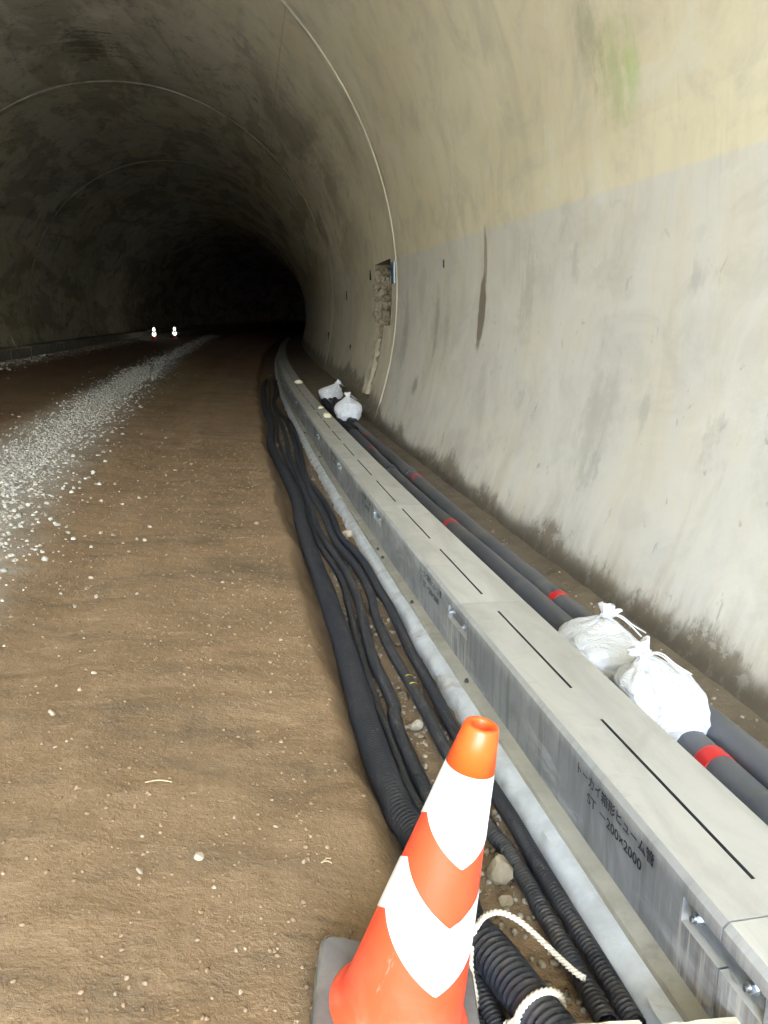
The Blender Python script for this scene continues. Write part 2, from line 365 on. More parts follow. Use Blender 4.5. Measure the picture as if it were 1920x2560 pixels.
M['conduit'] = mat_simple('grout_ridge', (.47, .42, .31), (.36, .31, .21), 6, .9, .8, .2, (.22, .18, .11), .5)
M['pale_bounce'] = mat_simple('pale_bounce_ground', (.58, .54, .465), (.50, .46, .39), .8, .95, .3, .2)  # unseen outside ground, paled to throw light up into the vault
M['straw'] = mat_simple('dry_straw', (.62, .52, .33), (.5, .41, .24), 40, .8)
M['ink'] = None
M['rough'] = mat_simple('chipped_concrete', (.33, .28, .19), (.20, .165, .105), 7, .95, 1.0, .15, (.42, .37, .27), .5)

def mat_ink():
    m = NT('stencil_ink'); p = m.obj()
    a = m.noise(p, 120, 4, .7); m.fin((.016, .016, .018), .8)
    tr = m.n('ShaderNodeBsdfTransparent'); mx = m.n('ShaderNodeMixShader')
    # the stencil's bridges, and thin sprayed spots
    v = m.math('FRACT', m.math('MULTIPLY', m.sep(p)[0], 1 / .0405 * 1.0))
    br = m.math('MULTIPLY', m.math('LESS_THAN', v, .07), 0.0)
    f = m.math('MAXIMUM', br, m.math('GREATER_THAN', a, .66))
    m.t.links.new(m.b.outputs[0], mx.inputs[1]); m.t.links.new(tr.outputs[0], mx.inputs[2]); m.put(mx.inputs[0], f)
    m.t.links.new(mx.outputs[0], m.out.inputs['Surface'])
    return m.m
M['ink'] = mat_ink()

def mat_cone(name, c, wear, rough=.42, sss=0.0):
    m = NT(name); p = m.obj(); a = m.noise(p, 9, 6, .65, .5); b = m.noise(m.scale(p, (20, 20, 5)), 1.0, 5, .7); d = m.noise(p, 70, 5, .7)
    col = m.mix(m.math('MULTIPLY', m.maprange(a, .45, .7), .35), c, wear)
    col = m.mix(m.math('MULTIPLY', m.maprange(b, .66, .74), .6), col, (.30, .25, .20))
    col = m.mix(m.math('MULTIPLY', m.maprange(d, .64, .74), .40), col, (.25, .2, .16))
    col = m.mix(m.math('MULTIPLY', m.maprange(m.sep(p)[2], .22, .03), m.math('MULTIPLY', m.maprange(a, .35, .65), .45)), col, (.34, .22, .14))
    z = m.sep(p)[2]
    return m.fin(col, m.math('MULTIPLY_ADD', a, .2, rough - .1), m.bump(d, .06, .002), .45)
M['orange'] = mat_cone('cone_orange', (.88, .070, .014), (.82, .09, .03))
M['orange_top'] = mat_cone('cone_orange_top', (.92, .10, .003), (.88, .11, .006), .36)
M['white'] = mat_cone('cone_white', (.82, .82, .82), (.76, .76, .75), .45)

def mat_reflect_glow():
    m = NT('reflective_glow_band'); m.fin((.8, .8, .74), .4)
    m.put(m.b.inputs['Emission Color'], (1, .86, .56)); m.b.inputs['Emission Strength'].default_value = .55  # added glow stands in for light thrown back by reflective tape
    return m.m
M['reflect_glow'] = mat_reflect_glow()

def mat_bag():
    m = NT('woven_white'); p = m.obj()
    wv = m.n('ShaderNodeTexWave', wave_type='BANDS', bands_direction='X'); wv.inputs['Scale'].default_value = 160; m.t.links.new(p, wv.inputs['Vector'])
    wv2 = m.n('ShaderNodeTexWave', wave_type='BANDS', bands_direction='Y'); wv2.inputs['Scale'].default_value = 160; m.t.links.new(p, wv2.inputs['Vector'])
    a = m.noise(p, 8, 6, .65, .8); cr = m.noise(m.scale(p, (9, 9, 22)), 1.0, 6, .6, 1.5)
    col = m.mix(m.math('MULTIPLY', m.maprange(a, .5, .75), .35), (.70, .70, .71), (.60, .595, .58))
    h = m.math('ADD', m.math('MULTIPLY', cr, 3.0), m.math('MULTIPLY', m.math('ADD', wv.outputs[1], wv2.outputs[1]), .05))
    return m.fin(col, .55, m.bump(h, .8, .016), .3)
M['bag'] = mat_bag()

# ------------------------------------------------------------------ object helpers
def tag(o, label, cat=None, group=None, kind=None):
    if label: o['label'] = label
    if cat: o['category'] = cat
    if group: o['group'] = group
    if kind: o['kind'] = kind
    return o
def link(name, me, mat=None, parent=None, smooth=False):
    if mat is not None and len(me.materials) == 0: me.materials.append(mat)
    if smooth: me.polygons.foreach_set('use_smooth', [True] * len(me.polygons))
    o = bpy.data.objects.new(name, me); C.objects.link(o)
    if parent is not None: o.parent = parent
    return o
def mesh(name, v, f, mat=None, parent=None, smooth=False):
    me = bpy.data.meshes.new(name); me.from_pydata([tuple(map(float, q)) for q in v], [], f); me.update()
    return link(name, me, mat, parent, smooth)
def fast_mesh(name, V, F, mat=None, parent=None, smooth=False):     # numpy quads or triangles
    V = np.asarray(V, dtype=np.float32); F = np.asarray(F, dtype=np.int32); k = F.shape[1]
    me = bpy.data.meshes.new(name); me.vertices.add(len(V)); me.vertices.foreach_set('co', V.ravel())
    me.loops.add(F.size); me.loops.foreach_set('vertex_index', F.ravel()); me.polygons.add(len(F))
    me.polygons.foreach_set('loop_start', np.arange(0, F.size, k, dtype=np.int32)); me.polygons.foreach_set('loop_total', np.full(len(F), k, dtype=np.int32))
    me.update(calc_edges=True); me.validate()
    return link(name, me, mat, parent, smooth)
def from_bm(name, bm, mat=None, parent=None, smooth=False):
    bmesh.ops.recalc_face_normals(bm, faces=bm.faces)
    me = bpy.data.meshes.new(name); bm.to_mesh(me); bm.free(); return link(name, me, mat, parent, smooth)
def empty(name, loc, rz=0):
    o = bpy.data.objects.new(name, None); C.objects.link(o); o.location = loc; o.rotation_euler = (0, 0, rz); o.empty_display_size = .1; return o
def box_bm(sx, sy, sz, bev=0.0, seg=2, bm=None, off=(0, 0, 0)):
    bm = bm or bmesh.new()
    r = bmesh.ops.create_cube(bm, size=1)
    for v in r['verts']: v.co = Vector((v.co.x * sx + off[0], v.co.y * sy + off[1], v.co.z * sz + off[2]))
    if bev: bmesh.ops.bevel(bm, geom=list({e for v in r['verts'] for e in v.link_edges}), offset=bev, segments=seg, affect='EDGES')
    return bm
def lathe(prof, n=32, cap=False):
    v, f = [], []
    for r, z in prof:
        for k in range(n): a = 2 * math.pi * k / n; v.append((r * math.cos(a), r * math.sin(a), z))
    for i in range(len(prof) - 1):
        for k in range(n): f.append((i * n + k, i * n + (k + 1) % n, (i + 1) * n + (k + 1) % n, (i + 1) * n + k))
    return v, f
def catmull(P, step):
    P = np.asarray(P, float); P = np.vstack([2 * P[0] - P[1], P, 2 * P[-1] - P[-2]]); out = []
    for i in range(1, len(P) - 2):
        n = max(2, int(np.linalg.norm(P[i + 1] - P[i]) / (step * .7)))
        t = np.linspace(0, 1, n, endpoint=False)[:, None]
        a, b, c, d = P[i - 1], P[i], P[i + 1], P[i + 2]
        out.append(.5 * (2 * b + (c - a) * t + (2 * a - 5 * b + 4 * c - d) * t ** 2 + (3 * b - a - 3 * c + d) * t ** 3))
    Q = np.vstack(out + [P[-2][None]])
    L = np.concatenate([[0], np.cumsum(np.linalg.norm(np.diff(Q, axis=0), axis=1))])
    n = max(2, int(L[-1] / step)); t = np.linspace(0, L[-1], n + 1)
    return np.stack([np.interp(t, L, Q[:, k]) for k in range(3)], 1), t
def sweep(P, rad, n=14, twist=None, strands=0, depth=.0):
    # tube along points P with radius array; optional twisted strands
    P = np.asarray(P); T = np.gradient(P, axis=0); T /= np.linalg.norm(T, axis=1)[:, None] + 1e-12
    up = np.array([0, 0, 1.0]); Nn = np.cross(T, up)
    ln = np.linalg.norm(Nn, axis=1)
    if ln.min() < .2:                                  # parallel transport for paths that turn vertical
        Nn = np.zeros_like(T); v = np.cross(T[0], [0.3, .5, .81]); v /= np.linalg.norm(v)
        for i in range(len(T)):
            v = v - T[i] * np.dot(v, T[i]); v /= np.linalg.norm(v) + 1e-12; Nn[i] = v
    else: Nn /= ln[:, None]
    B = np.cross(Nn, T)
    a = np.linspace(0, 2 * np.pi, n, endpoint=False)
    rr = np.asarray(rad).reshape(-1, 1) * np.ones((len(P), n))
    if strands:
        ph = np.asarray(twist).reshape(-1, 1)
        rr = rr * (1 - depth + depth * np.abs(np.cos(strands * (a[None] - ph) / 2)))
    V = P[:, None] + rr[..., None] * (np.cos(a)[None, :, None] * Nn[:, None] + np.sin(a)[None, :, None] * B[:, None])
    m = len(P); i = np.arange(m - 1)[:, None] * n; k = np.arange(n)[None]; k2 = (k + 1) % n
    F = np.stack([i + k, i + n + k, i + n + k2, i + k2], -1).reshape(-1, 4)
    return V.reshape(-1, 3), F
ICO = None
def ico():
    global ICO
    if ICO is None:
        bm = bmesh.new(); bmesh.ops.create_icosphere(bm, subdivisions=1, radius=1)
        ICO = (np.array([v.co[:] for v in bm.verts]), np.array([[v.index for v in f.verts] for f in bm.faces])); bm.free()
    return ICO
def rocks(name, pts, sizes, mat, parent=None, flat=.65, seed=1, sink=.25):
    g = np.random.default_rng(seed); V0, F0 = ico(); n = len(pts); pts = np.asarray(pts); sizes = np.asarray(sizes)
    V = np.repeat(V0[None], n, 0) * (1 + g.uniform(-.28, .28, (n, len(V0), 1)))
    # one or two cut facets make the crushed look
    V *= g.uniform(.6, 1.15, (n, 1, 3)); V[..., 2] *= flat
    a = g.uniform(0, 6.28, n); c, s_ = np.cos(a)[:, None], np.sin(a)[:, None]
    X = V[..., 0] * c - V[..., 1] * s_; Y = V[..., 0] * s_ + V[..., 1] * c
    V = np.stack([X, Y, V[..., 2]], -1) * sizes[:, None, None]
    V += pts[:, None]; V[..., 2] += (sizes * flat * (1 - 2 * sink) * .9)[:, None]
    F = (F0[None] + (np.arange(n) * len(V0))[:, None, None]).reshape(-1, 3)
    return fast_mesh(name, V.reshape(-1, 3), F, mat, parent)
def stone_mesh(seed, mat, elong=1.0, flat=.7, sub=2):
    bm = bmesh.new(); bmesh.ops.create_icosphere(bm, subdivisions=sub, radius=1)
    g = random.Random(seed)
    planes = [(Vector((g.uniform(-1, 1), g.uniform(-1, 1), g.uniform(-.5, 1))).normalized(), g.uniform(.35, .75)) for _ in range(11)]
    for v in bm.verts:
        for nn, d in planes:
            t = v.co.dot(nn)
            if t > d: v.co -= nn * (t - d) * .97
        v.co += v.co.normalized() * .06 * nz(v.co.x * 2 + seed, v.co.y * 2, v.co.z * 2)
        v.co.x *= elong; v.co.z *= flat
    zm = min(v.co.z for v in bm.verts)
    for v in bm.verts: v.co.z -= zm
    me = bpy.data.meshes.new('stone'); bm.to_mesh(me); bm.free(); me.materials.append(mat)
    me.polygons.foreach_set('use_smooth', [False] * len(me.polygons))
    return me

# ================================================================== THE TUNNEL
RINGS = [-8.8, -7.8, 2.2, 12.2, 22.2, 32.2, 42.2, 52.2, 62.2, 72.2, 82.2, 92.2, 102.2, 112.2, 122.2, 132.2]
PH0 = math.asin(-ZC / RT)
def lining_segment(s0, s1):
    n = 100; a0, a1 = R(-27), R(207)
    st = [s0, s0 + .012, s0 + .05] + list(np.linspace(s0 + 1, s1 - 1, 9)) + [s1 - .05, s1 - .012, s1]
    gro = [.045, .03, 0] + [0] * 9 + [0, .03, .045]
    V, F, UV = [], [], []
    for s, g in zip(st, gro):
        for k in range(n + 1):
            a = a0 + (a1 - a0) * k / n
            V.append(W(s, UC + (RT + g) * math.cos(a), ZC + (RT + g) * math.sin(a))); UV.append((s, RT * (a - PH0)))
    m = len(V)
    for s in (st[0], st[-1]):
        for k in range(n + 1):
            a = a0 + (a1 - a0) * k / n
            V.append(W(s, UC + (RT + .6) * math.cos(a), ZC + (RT + .6) * math.sin(a))); UV.append((s, RT * (a - PH0)))
    L = len(st); N = n + 1
    for i in range(L - 1):
        for k in range(n): F.append((i * N + k, i * N + k + 1, (i + 1) * N + k + 1, (i + 1) * N + k))
    for k in range(n):
        F.append((m + k, m + N + k, m + N + k + 1, m + k + 1))
        F.append((k, m + k, m + k + 1, k + 1)); b = (L - 1) * N
        F.append((b + k, b + k + 1, m + N + k + 1, m + N + k))
    for e in (0, n):
        col = [i * N + e for i in range(L)]
        fc = col + [m + N + e, m + e]
        F.append(tuple(fc if e else fc[::-1]))
    me = bpy.data.meshes.new('lining_segment'); me.from_pydata([tuple(v) for v in V], [], F)
    uvl = me.uv_layers.new(name='UVMap')
    for lp in me.loops: uvl.data[lp.index].uv = UV[lp.vertex_index]
    bm = bmesh.new(); bm.from_mesh(me); bmesh.ops.recalc_face_normals(bm, faces=bm.faces); bm.to_mesh(me); bm.free()
    for p in me.polygons: p.use_smooth = len(p.vertices) == 4
    return me
tunnel = empty('tunnel', W(0, UC, 0))
tag(tunnel, 'round vaulted concrete road tunnel lining with stained walls curving away into darkness', 'tunnel')
inv = Matrix.Translation(-tunnel.location)
segs = []
for a, b in zip(RINGS[:-1], RINGS[1:]):
    me = lining_segment(a, b); me.transform(inv); segs.append(link('lining_segment', me, M['lining'], tunnel))
# sharp edges for the joint chamfers
for o in segs:
    try: o.data.set_sharp_from_angle(angle=R(35))
    except Exception: pass
# unseen end cap, added to keep the far end dark, and the portal face outside
def disc(s, r, name, mat):
    v = [W(s, UC, ZC)] + [W(s, UC + r * math.cos(i * math.pi / 24), ZC + r * math.sin(i * math.pi / 24)) for i in range(48)]
    return mesh(name, [x - tunnel.location for x in v], [(0, 1 + i, 1 + (i + 1) % 48) for i in range(48)], mat, tunnel)
disc(133.2, 5.6, 'dark_end_cap', M['lining'])
def portal():
    v, f = [], []; n = 48; sA = -8.85
    for th_ in (0, 1):
        for k in range(n + 1):
            a = R(-27) + R(234) * k / n
            v.append(W(sA - .5 * th_, UC + (RT + .05) * math.cos(a), ZC + (RT + .05) * math.sin(a)))
        for k in range(n + 1):
            a = R(-27) + R(234) * k / n; c, s_ = math.cos(a), math.sin(a)
            t = min(8.2 / max(abs(c), 1e-6), (6.9 if s_ > 0 else 2.33) / max(abs(s_), 1e-6))
            v.append(W(sA - .5 * th_, UC + t * c, ZC + t * s_))
    N = n + 1
    for k in range(n):
        for o in (0, 2 * N): f.append((o + k, o + k + 1, o + N + k + 1, o + N + k))
        f.append((k, k + 1, 2 * N + k + 1, 2 * N + k)); f.append((N + k, N + k + 1, 3 * N + k + 1, 3 * N + k))
    o = mesh('portal_face', [x - tunnel.location for x in v], f, M['ledge'], tunnel)
portal()

# niche with a chipped chase below it: cut into the third bay with real depth
def boolean_cut(obj, bm):
    bmesh.ops.recalc_face_normals(bm, faces=bm.faces)
    cm = bpy.data.meshes.new('cut'); bm.to_mesh(cm); bm.free(); cm.materials.append(M['rough'])
    co = bpy.data.objects.new('cut', cm); C.objects.link(co)
    co.matrix_world = Matrix.Identity(4)
    md = obj.modifiers.new('b', 'BOOLEAN'); md.operation = 'DIFFERENCE'; md.object = co; md.solver = 'EXACT'
    try: md.material_mode = 'TRANSFER'
    except Exception: pass
    bpy.context.view_layer.update()
    dg = bpy.context.evaluated_depsgraph_get()
    nm = bpy.data.meshes.new_from_object(obj.evaluated_get(dg), preserve_all_data_layers=True, depsgraph=dg)
    obj.modifiers.remove(md); obj.data = nm; nm.name = obj.name
    bpy.data.objects.remove(co)
def hull_box(sa, sb, ua, ub, za, zb, nzs=1, uoff=None):
    bm = bmesh.new(); rings = []
    for i in range(nzs + 1):
        z = za + (zb - za) * i / nzs
        if uoff: a_, b_ = uoff(z)
        else: a_, b_ = ua, ub
        rings.append([bm.verts.new(W(s, u, z)) for s, u in ((sa, a_), (sb, a_), (sb, b_), (sa, b_))])
    for r0, r1 in zip(rings[:-1], rings[1:]):
        for k in range(4): bm.faces.new((r0[k], r0[(k + 1) % 4], r1[(k + 1) % 4], r1[k]))
    bm.faces.new(rings[0][::-1]); bm.faces.new(rings[-1])
    return bm
def wall_u(z): return UC + math.sqrt(max(0, RT * RT - (z - ZC) ** 2))
seg3 = segs[3]
boolean_cut(seg3, hull_box(12.66, 14.2, .9, 1.70, 1.42, 2.38))
boolean_cut(seg3, hull_box(13.25, 14.15, 0, 0, .30, 1.45, 8, lambda z: (wall_u(z) - .4, wall_u(z) + .11)))
# rough lumps on the chipped niche cheeks
lp, ls = [], []
for _ in range(150):
    z = rng.uniform(1.44, 2.3); u = rng.uniform(1.4, 1.70)
    lp.append(W(14.2, u, z)); ls.append(rng.uniform(.03, .075))
for _ in range(90):
    z = rng.uniform(.34, 1.42); s = rng.uniform(13.3, 14.15)
    lp.append(W(s, wall_u(z) + .11, z)); ls.append(rng.uniform(.03, .065))
o = rocks('chipped_surface', [p - tunnel.location for p in lp], ls, M['rough'], tunnel, 1.0, 5, .5); o['kind'] = 'stuff'
for s_, off in ((13.45, .075), (13.95, .075)):
    P = [W(s_, wall_u(z) + off, z) - tunnel.location for z in np.linspace(.12, 1.2, 14)]
    Q, t = catmull([p[:] for p in P], .05); V, F = sweep(Q, .05 + .008 * np.sin(t * 21), 10)
    fast_mesh('grout_ridge', V, F, M['conduit'], tunnel, True)
# dark form-tie slots in the wall
for s_, z_, h_, w_ in ((14.75, 2.25, .17, .10), (18.6, 2.02, .19, .06), (22.9, 1.05, .26, .10), (9.35, 2.1, .09, .018), (17.2, .95, .12, .03)):
    q = W(s_, wall_u(z_) + .012, z_); bm = box_bm(.05, w_, h_, .006)
    ob = from_bm('tie_slot', bm, M['dark'], tunnel); ob.location = q - tunnel.location; ob.rotation_euler = (0, 0, heading(s_))
bp = empty('wall_plate', W(12.45, wall_u(2.16) - .012, 2.02), heading(12.45))
tag(bp, 'small blue plate fixed on the tunnel wall beside the niche', 'sign')
ob = from_bm('plate', box_bm(.014, .20, .30, .003, off=(0, .02, .15)), M['blue'], bp)
ob = from_bm('plate_edge', box_bm(.018, .03, .30, .003, off=(0, -.10, .15)), M['steel'], bp)

# ================================================================== GROUND
def grid_ground(name, s_list, u_list, zf, mat):
    S_, U_ = np.array(s_list), np.array(u_list); ns, nu = len(S_), len(U_)
    V = np.zeros((ns, nu, 3)); 
    for i, s in enumerate(S_):
        x, y, t = axis(s); V[i, :, 0] = x + U_ * math.cos(t); V[i, :, 1] = y - U_ * math.sin(t)
        V[i, :, 2] = [zf(s, u) for u in U_]
    i = np.arange(ns - 1)[:, None] * nu; k = np.arange(nu - 1)[None]
    F = np.stack([i + k, i + k + 1, i + nu + k + 1, i + nu + k], -1).reshape(-1, 4)
    o = fast_mesh(name, V.reshape(-1, 3), F, mat, None, True); me = o.data
    uvl = me.uv_layers.new(name='UVMap'); vi = np.zeros(len(me.loops), dtype=np.int32); me.loops.foreach_get('vertex_index', vi)
    su = np.stack([np.repeat(S_, nu), np.tile(U_, ns)], 1)[vi]; uvl.data.foreach_set('uv', su.astype(np.float32).ravel())
    return o
sl_ = list(np.arange(-40, -4, 2.0)) + list(np.arange(-4, .8, .25))
s = .8
while s < 136: sl_.append(s); s += .022 * max(1, (s / 3.0) ** 1.15)
ul_ = list(np.arange(-8.9, -3.2, .09)) + list(np.arange(-3.2, -1.0, .045)) + list(np.arange(-1.0, .02, .02))
def rz(s, u):
    if s < -13.5: return ground_z(-13.5, u)
    return ground_z(s, u)
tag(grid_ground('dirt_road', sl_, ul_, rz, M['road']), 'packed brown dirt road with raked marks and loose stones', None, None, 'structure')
def walk_z(s, u):
    f = sm(12.9, 15.2, s + .5 * nz(s, u * 2)); z0 = .07 - .07 * sm(.68, .82, u) + .012 * nz(s * 2, u * 3) + .006 * nz(s * 9, u * 9)
    z1 = .235 + .012 * nz(s * .8, u) - .02 * sm(.6, .34, u)
    return z0 * (1 - f) + z1 * f
sl2 = list(np.arange(-18, 1.5, .5)) + list(np.arange(1.5, 12, .05)) + list(np.arange(12, 20, .1)) + list(np.arange(20, 134, 1.0))
tag(grid_ground('walkway_fill', sl2, list(np.arange(.30, 1.46, .04)), walk_z, M['mud']), 'dark wet mud fill between drain and tunnel wall', None, None, 'structure')
bm = bmesh.new(); bmesh.ops.create_grid(bm, x_segments=8, y_segments=8, size=900)
for v in bm.verts: v.co.z = -.15
g = from_bm('ground', bm, M['pale_bounce']); tag(g, 'wide ground outside the tunnel mouth, made pale to bounce light in', None, None, 'structure')
# hillside the tunnel runs into
hv, hf = [], []; hs_ = list(np.linspace(-9.2, 142, 26)); hu = list(np.linspace(-46, 40, 31))
for s in hs_:
    for u in hu:
        d = abs(u - UC); h = 9.2 - 9.8 * sm(9, 40, d) + 4 * sm(-8, 40, s) * (1 - sm(12, 40, d)) + .5 * nz(s * .1, u * .1) * sm(9, 20, d) * (1 - sm(30, 40, d))
        hv.append(W(s, u, h if d < 40 else -.3))
for i in range(len(hs_) - 1):
    for k in range(len(hu) - 1): a = i * len(hu) + k; hf.append((a, a + 1, a + len(hu) + 1, a + len(hu)))
tag(mesh('hill', hv, hf, M['clod'], None, True), 'earth hillside above the tunnel', None, None, 'structure')

# foundation ledge and lean concrete strip in front of the drain
def strip(name, prof, mat, label, s0=-18, s1=60, ds=.06, amp=0):
    ss = np.arange(s0, s1, ds) if s1 < 30 else np.concatenate([np.arange(s0, 1, 1.0), np.arange(1, 14, ds), np.arange(14, s1, .4)])
    V, F = [], []; n = len(prof)
    for s in ss:
        for j, (u, z, k) in enumerate(prof):
            V.append(W(s, u + k * amp * (nz(s * 3, j) + .6 * nz(s * 11, j + 4)), z + k * amp * .35 * nz(s * 7, j + 9)))
    for i in range(len(ss) - 1):
        for j in range(n - 1): F.append((i * n + j, i * n + j + 1, (i + 1) * n + j + 1, (i + 1) * n + j))
    F.append(tuple(range(n))); F.append(tuple((len(ss) - 1) * n + j for j in range(n))[::-1])
    o = mesh(name, V, F, mat, None, True)
    try: o.data.set_sharp_from_angle(angle=R(50))
    except Exception: pass
    return o
o = strip('drain_ledge', [(-.01, -.1, 0), (-.048, -.1, 0), (-.050, .030, .25), (-.046, .041, .2), (-.01, .045, 0), (.02, .045, 0), (.02, -.1, 0)], M['ledge'], '', amp=.012)
tag(o, 'smooth grey concrete ledge along the foot of the slot drain', 'ledge')
o = strip('lean_concrete', [(-.05, -.1, 0), (-.13, -.1, .3), (-.118, -.028, 1), (-.104, .0, 1), (-.085, .020, .9), (-.068, .026, .5), (-.045, .0275, 0), (-.04, -.1, 0)], M['lean'], '', amp=.022, ds=.02)
tag(o, 'rough whitish concrete haunch between ledge and hoses', 'concrete')

# ================================================================== SLOT DRAIN BLOCKS
BW, BH0, BH1, BL = .316, .045, .290, 1.996
SLU0, SLU1 = .1405, .1505
def block_mesh():
    # local: x = u, y = along, z = height
    bm = bmesh.new(); ys = [.002, .11, .88, 1.11, 1.88, BL]; ch = .014
    xs = [ch, SLU0, SLU1, BW - ch]
    top = {}
    def V(x, y, z):
        k = (round(x, 4), round(y, 4), round(z, 4))
        if k not in top: top[k] = bm.verts.new((x, y, z))
        return top[k]
    def Q(*p, m=0):
        f = bm.faces.new([V(*q) for q in p]); f.material_index = m
    for i in range(5):
        y0, y1 = ys[i], ys[i + 1]
        for j in range(3):
            if j == 1 and i in (1, 3): continue
            dz = -.0025 if j == 1 else 0
            Q((xs[j], y0, BH1), (xs[j + 1], y0, BH1), (xs[j + 1], y1, BH1), (xs[j], y1, BH1), m=0)
    for i in (1, 3):
        y0, y1 = ys[i], ys[i + 1]; zb = BH1 - .11
        Q((SLU0, y0, BH1), (SLU0, y1, BH1), (SLU0, y1, zb), (SLU0, y0, zb), m=2); Q((SLU1, y1, BH1), (SLU1, y0, BH1), (SLU1, y0, zb), (SLU1, y1, zb), m=2)
        Q((SLU0, y0, BH1), (SLU0, y0, zb), (SLU1, y0, zb), (SLU1, y0, BH1), m=2); Q((SLU0, y1, zb), (SLU0, y1, BH1), (SLU1, y1, BH1), (SLU1, y1, zb), m=2)
        Q((SLU0, y0, zb), (SLU0, y1, zb), (SLU1, y1, zb), (SLU1, y0, zb), m=2)
    # chamfers
    for i in range(5):
        y0, y1 = ys[i], ys[i + 1]
        Q((0, y0, BH1 - ch), (ch, y0, BH1), (ch, y1, BH1), (0, y1, BH1 - ch), m=1)
        Q((BW - ch, y0, BH1), (BW, y0, BH1 - ch), (BW, y1, BH1 - ch), (BW - ch, y1, BH1), m=0)
        Q((BW, y0, BH1 - ch), (BW, y0, BH0), (BW, y1, BH0), (BW, y1, BH1 - ch), m=1)
    # front face with pockets at both ends
    PK, z0, z1, dp = .145, .178, .242, .026
    yf = sorted(set(ys + [PK, BL - PK])); zf = [BH0, z0, z1, BH1 - ch]
    for a, b in zip(yf[:-1], yf[1:]):
        inp = b <= PK + 1e-6 or a >= BL - PK - 1e-6
        for c, d in zip(zf[:-1], zf[1:]):
            if inp and c == z0: 
                Q((dp, a, c), (dp, b, c), (dp, b, d), (dp, a, d), m=1)
                Q((0, a, c), (0, b, c), (dp, b, c), (dp, a, c), m=0); Q((0, a, d), (dp, a, d), (dp, b, d), (0, b, d), m=1)
            else: Q((0, a, c), (0, a, d), (0, b, d), (0, b, c), m=1)
    for y in (PK, BL - PK): Q((0, y, z0), (dp, y, z0), (dp, y, z1), (0, y, z1), m=1)
    for y in (ys[0], BL):                               # ends
        f = bm.faces.new([V(*q) for q in ((0, y, BH0), (BW, y, BH0), (BW, y, BH1 - ch), (BW - ch, y, BH1), (xs[2], y, BH1), (xs[1], y, BH1), (ch, y, BH1), (0, y, BH1 - ch), (0, y, z1), (dp, y, z1), (dp, y, z0), (0, y, z0))]); f.material_index = 1
    bmesh.ops.recalc_face_normals(bm, faces=bm.faces)
    me = bpy.data.meshes.new('body'); bm.to_mesh(me); bm.free()
    for k in ('top', 'face', 'dark'): me.materials.append(M[k])
    return me
BLOCK = block_mesh()
def plate_meshes():
    bm = box_bm(.009, .262, .052, .002); me = bpy.data.meshes.new('joint_plate'); bm.to_mesh(me); bm.free(); me.materials.append(M['steel'])
    bm = bmesh.new(); r = bmesh.ops.create_cone(bm, cap_ends=True, segments=6, radius1=.0125, radius2=.0125, depth=.012, matrix=Matrix.Translation((-.008, 0, 0)) @ Matrix.Rotation(math.pi / 2, 4, 'Y'))
    bmesh.ops.create_cone(bm, cap_ends=True, segments=18, radius1=.016, radius2=.016, depth=.003, matrix=Matrix.Translation((-.0005, 0, 0)) @ Matrix.Rotation(math.pi / 2, 4, 'Y'))
    bmesh.ops.create_cone(bm, cap_ends=True, segments=14, radius1=.0065, radius2=.006, depth=.014, matrix=Matrix.Translation((-.017, 0, 0)) @ Matrix.Rotation(math.pi / 2, 4, 'Y'))
    mb = bpy.data.meshes.new('bolt'); bm.to_mesh(mb); bm.free(); mb.materials.append(M['bolt'])
    return me, mb
PLATE, BOLT = plate_meshes()
def text_mesh(body, length, height, spacing=1.0):
    c = bpy.data.curves.new('t', 'FONT'); c.body = body; c.size = 1; c.align_x = 'LEFT'; c.space_character = spacing; c.resolution_u = 3; c.offset = .011
    o = bpy.data.objects.new('t', c); C.objects.link(o); bpy.context.view_layer.update()
    dg = bpy.context.evaluated_depsgraph_get(); me = bpy.data.meshes.new_from_object(o.evaluated_get(dg)); bpy.data.objects.remove(o)
    co = np.zeros(len(me.vertices) * 3); me.vertices.foreach_get('co', co); co = co.reshape(-1, 3)
    lo, hi = co.min(0), co.max(0)
    co[:, 0] = (co[:, 0] - lo[0]) / (hi[0] - lo[0]) * length; co[:, 1] = (co[:, 1] - lo[1]) / (hi[1] - lo[1]) * height
    me.vertices.foreach_set('co', co.ravel()); me.update()
    bm = bmesh.new(); nv = 0
    for dx, dy, dz in ((0, 0, 0), (.0016, .0005, .0002), (.0008, .0012, .0004)):
        bm.from_mesh(me); bm.verts.ensure_lookup_table()
        for v in bm.verts[nv:]: v.co += Vector((dx, dy, dz))
        nv = len(bm.verts)
    bm.to_mesh(me); bm.free(); me.materials.clear(); me.materials.append(M['ink']); me.update(); return me
T1 = text_mesh('ト－カイ箱形ヒュ－ム管', .44, .038); T2 = text_mesh('ST', .055, .030); T3 = text_mesh('－200×2000', .235, .030)
ORD = ['', 'second', 'third', 'fourth', 'fifth', 'sixth', 'seventh', 'eighth', 'ninth', 'tenth']
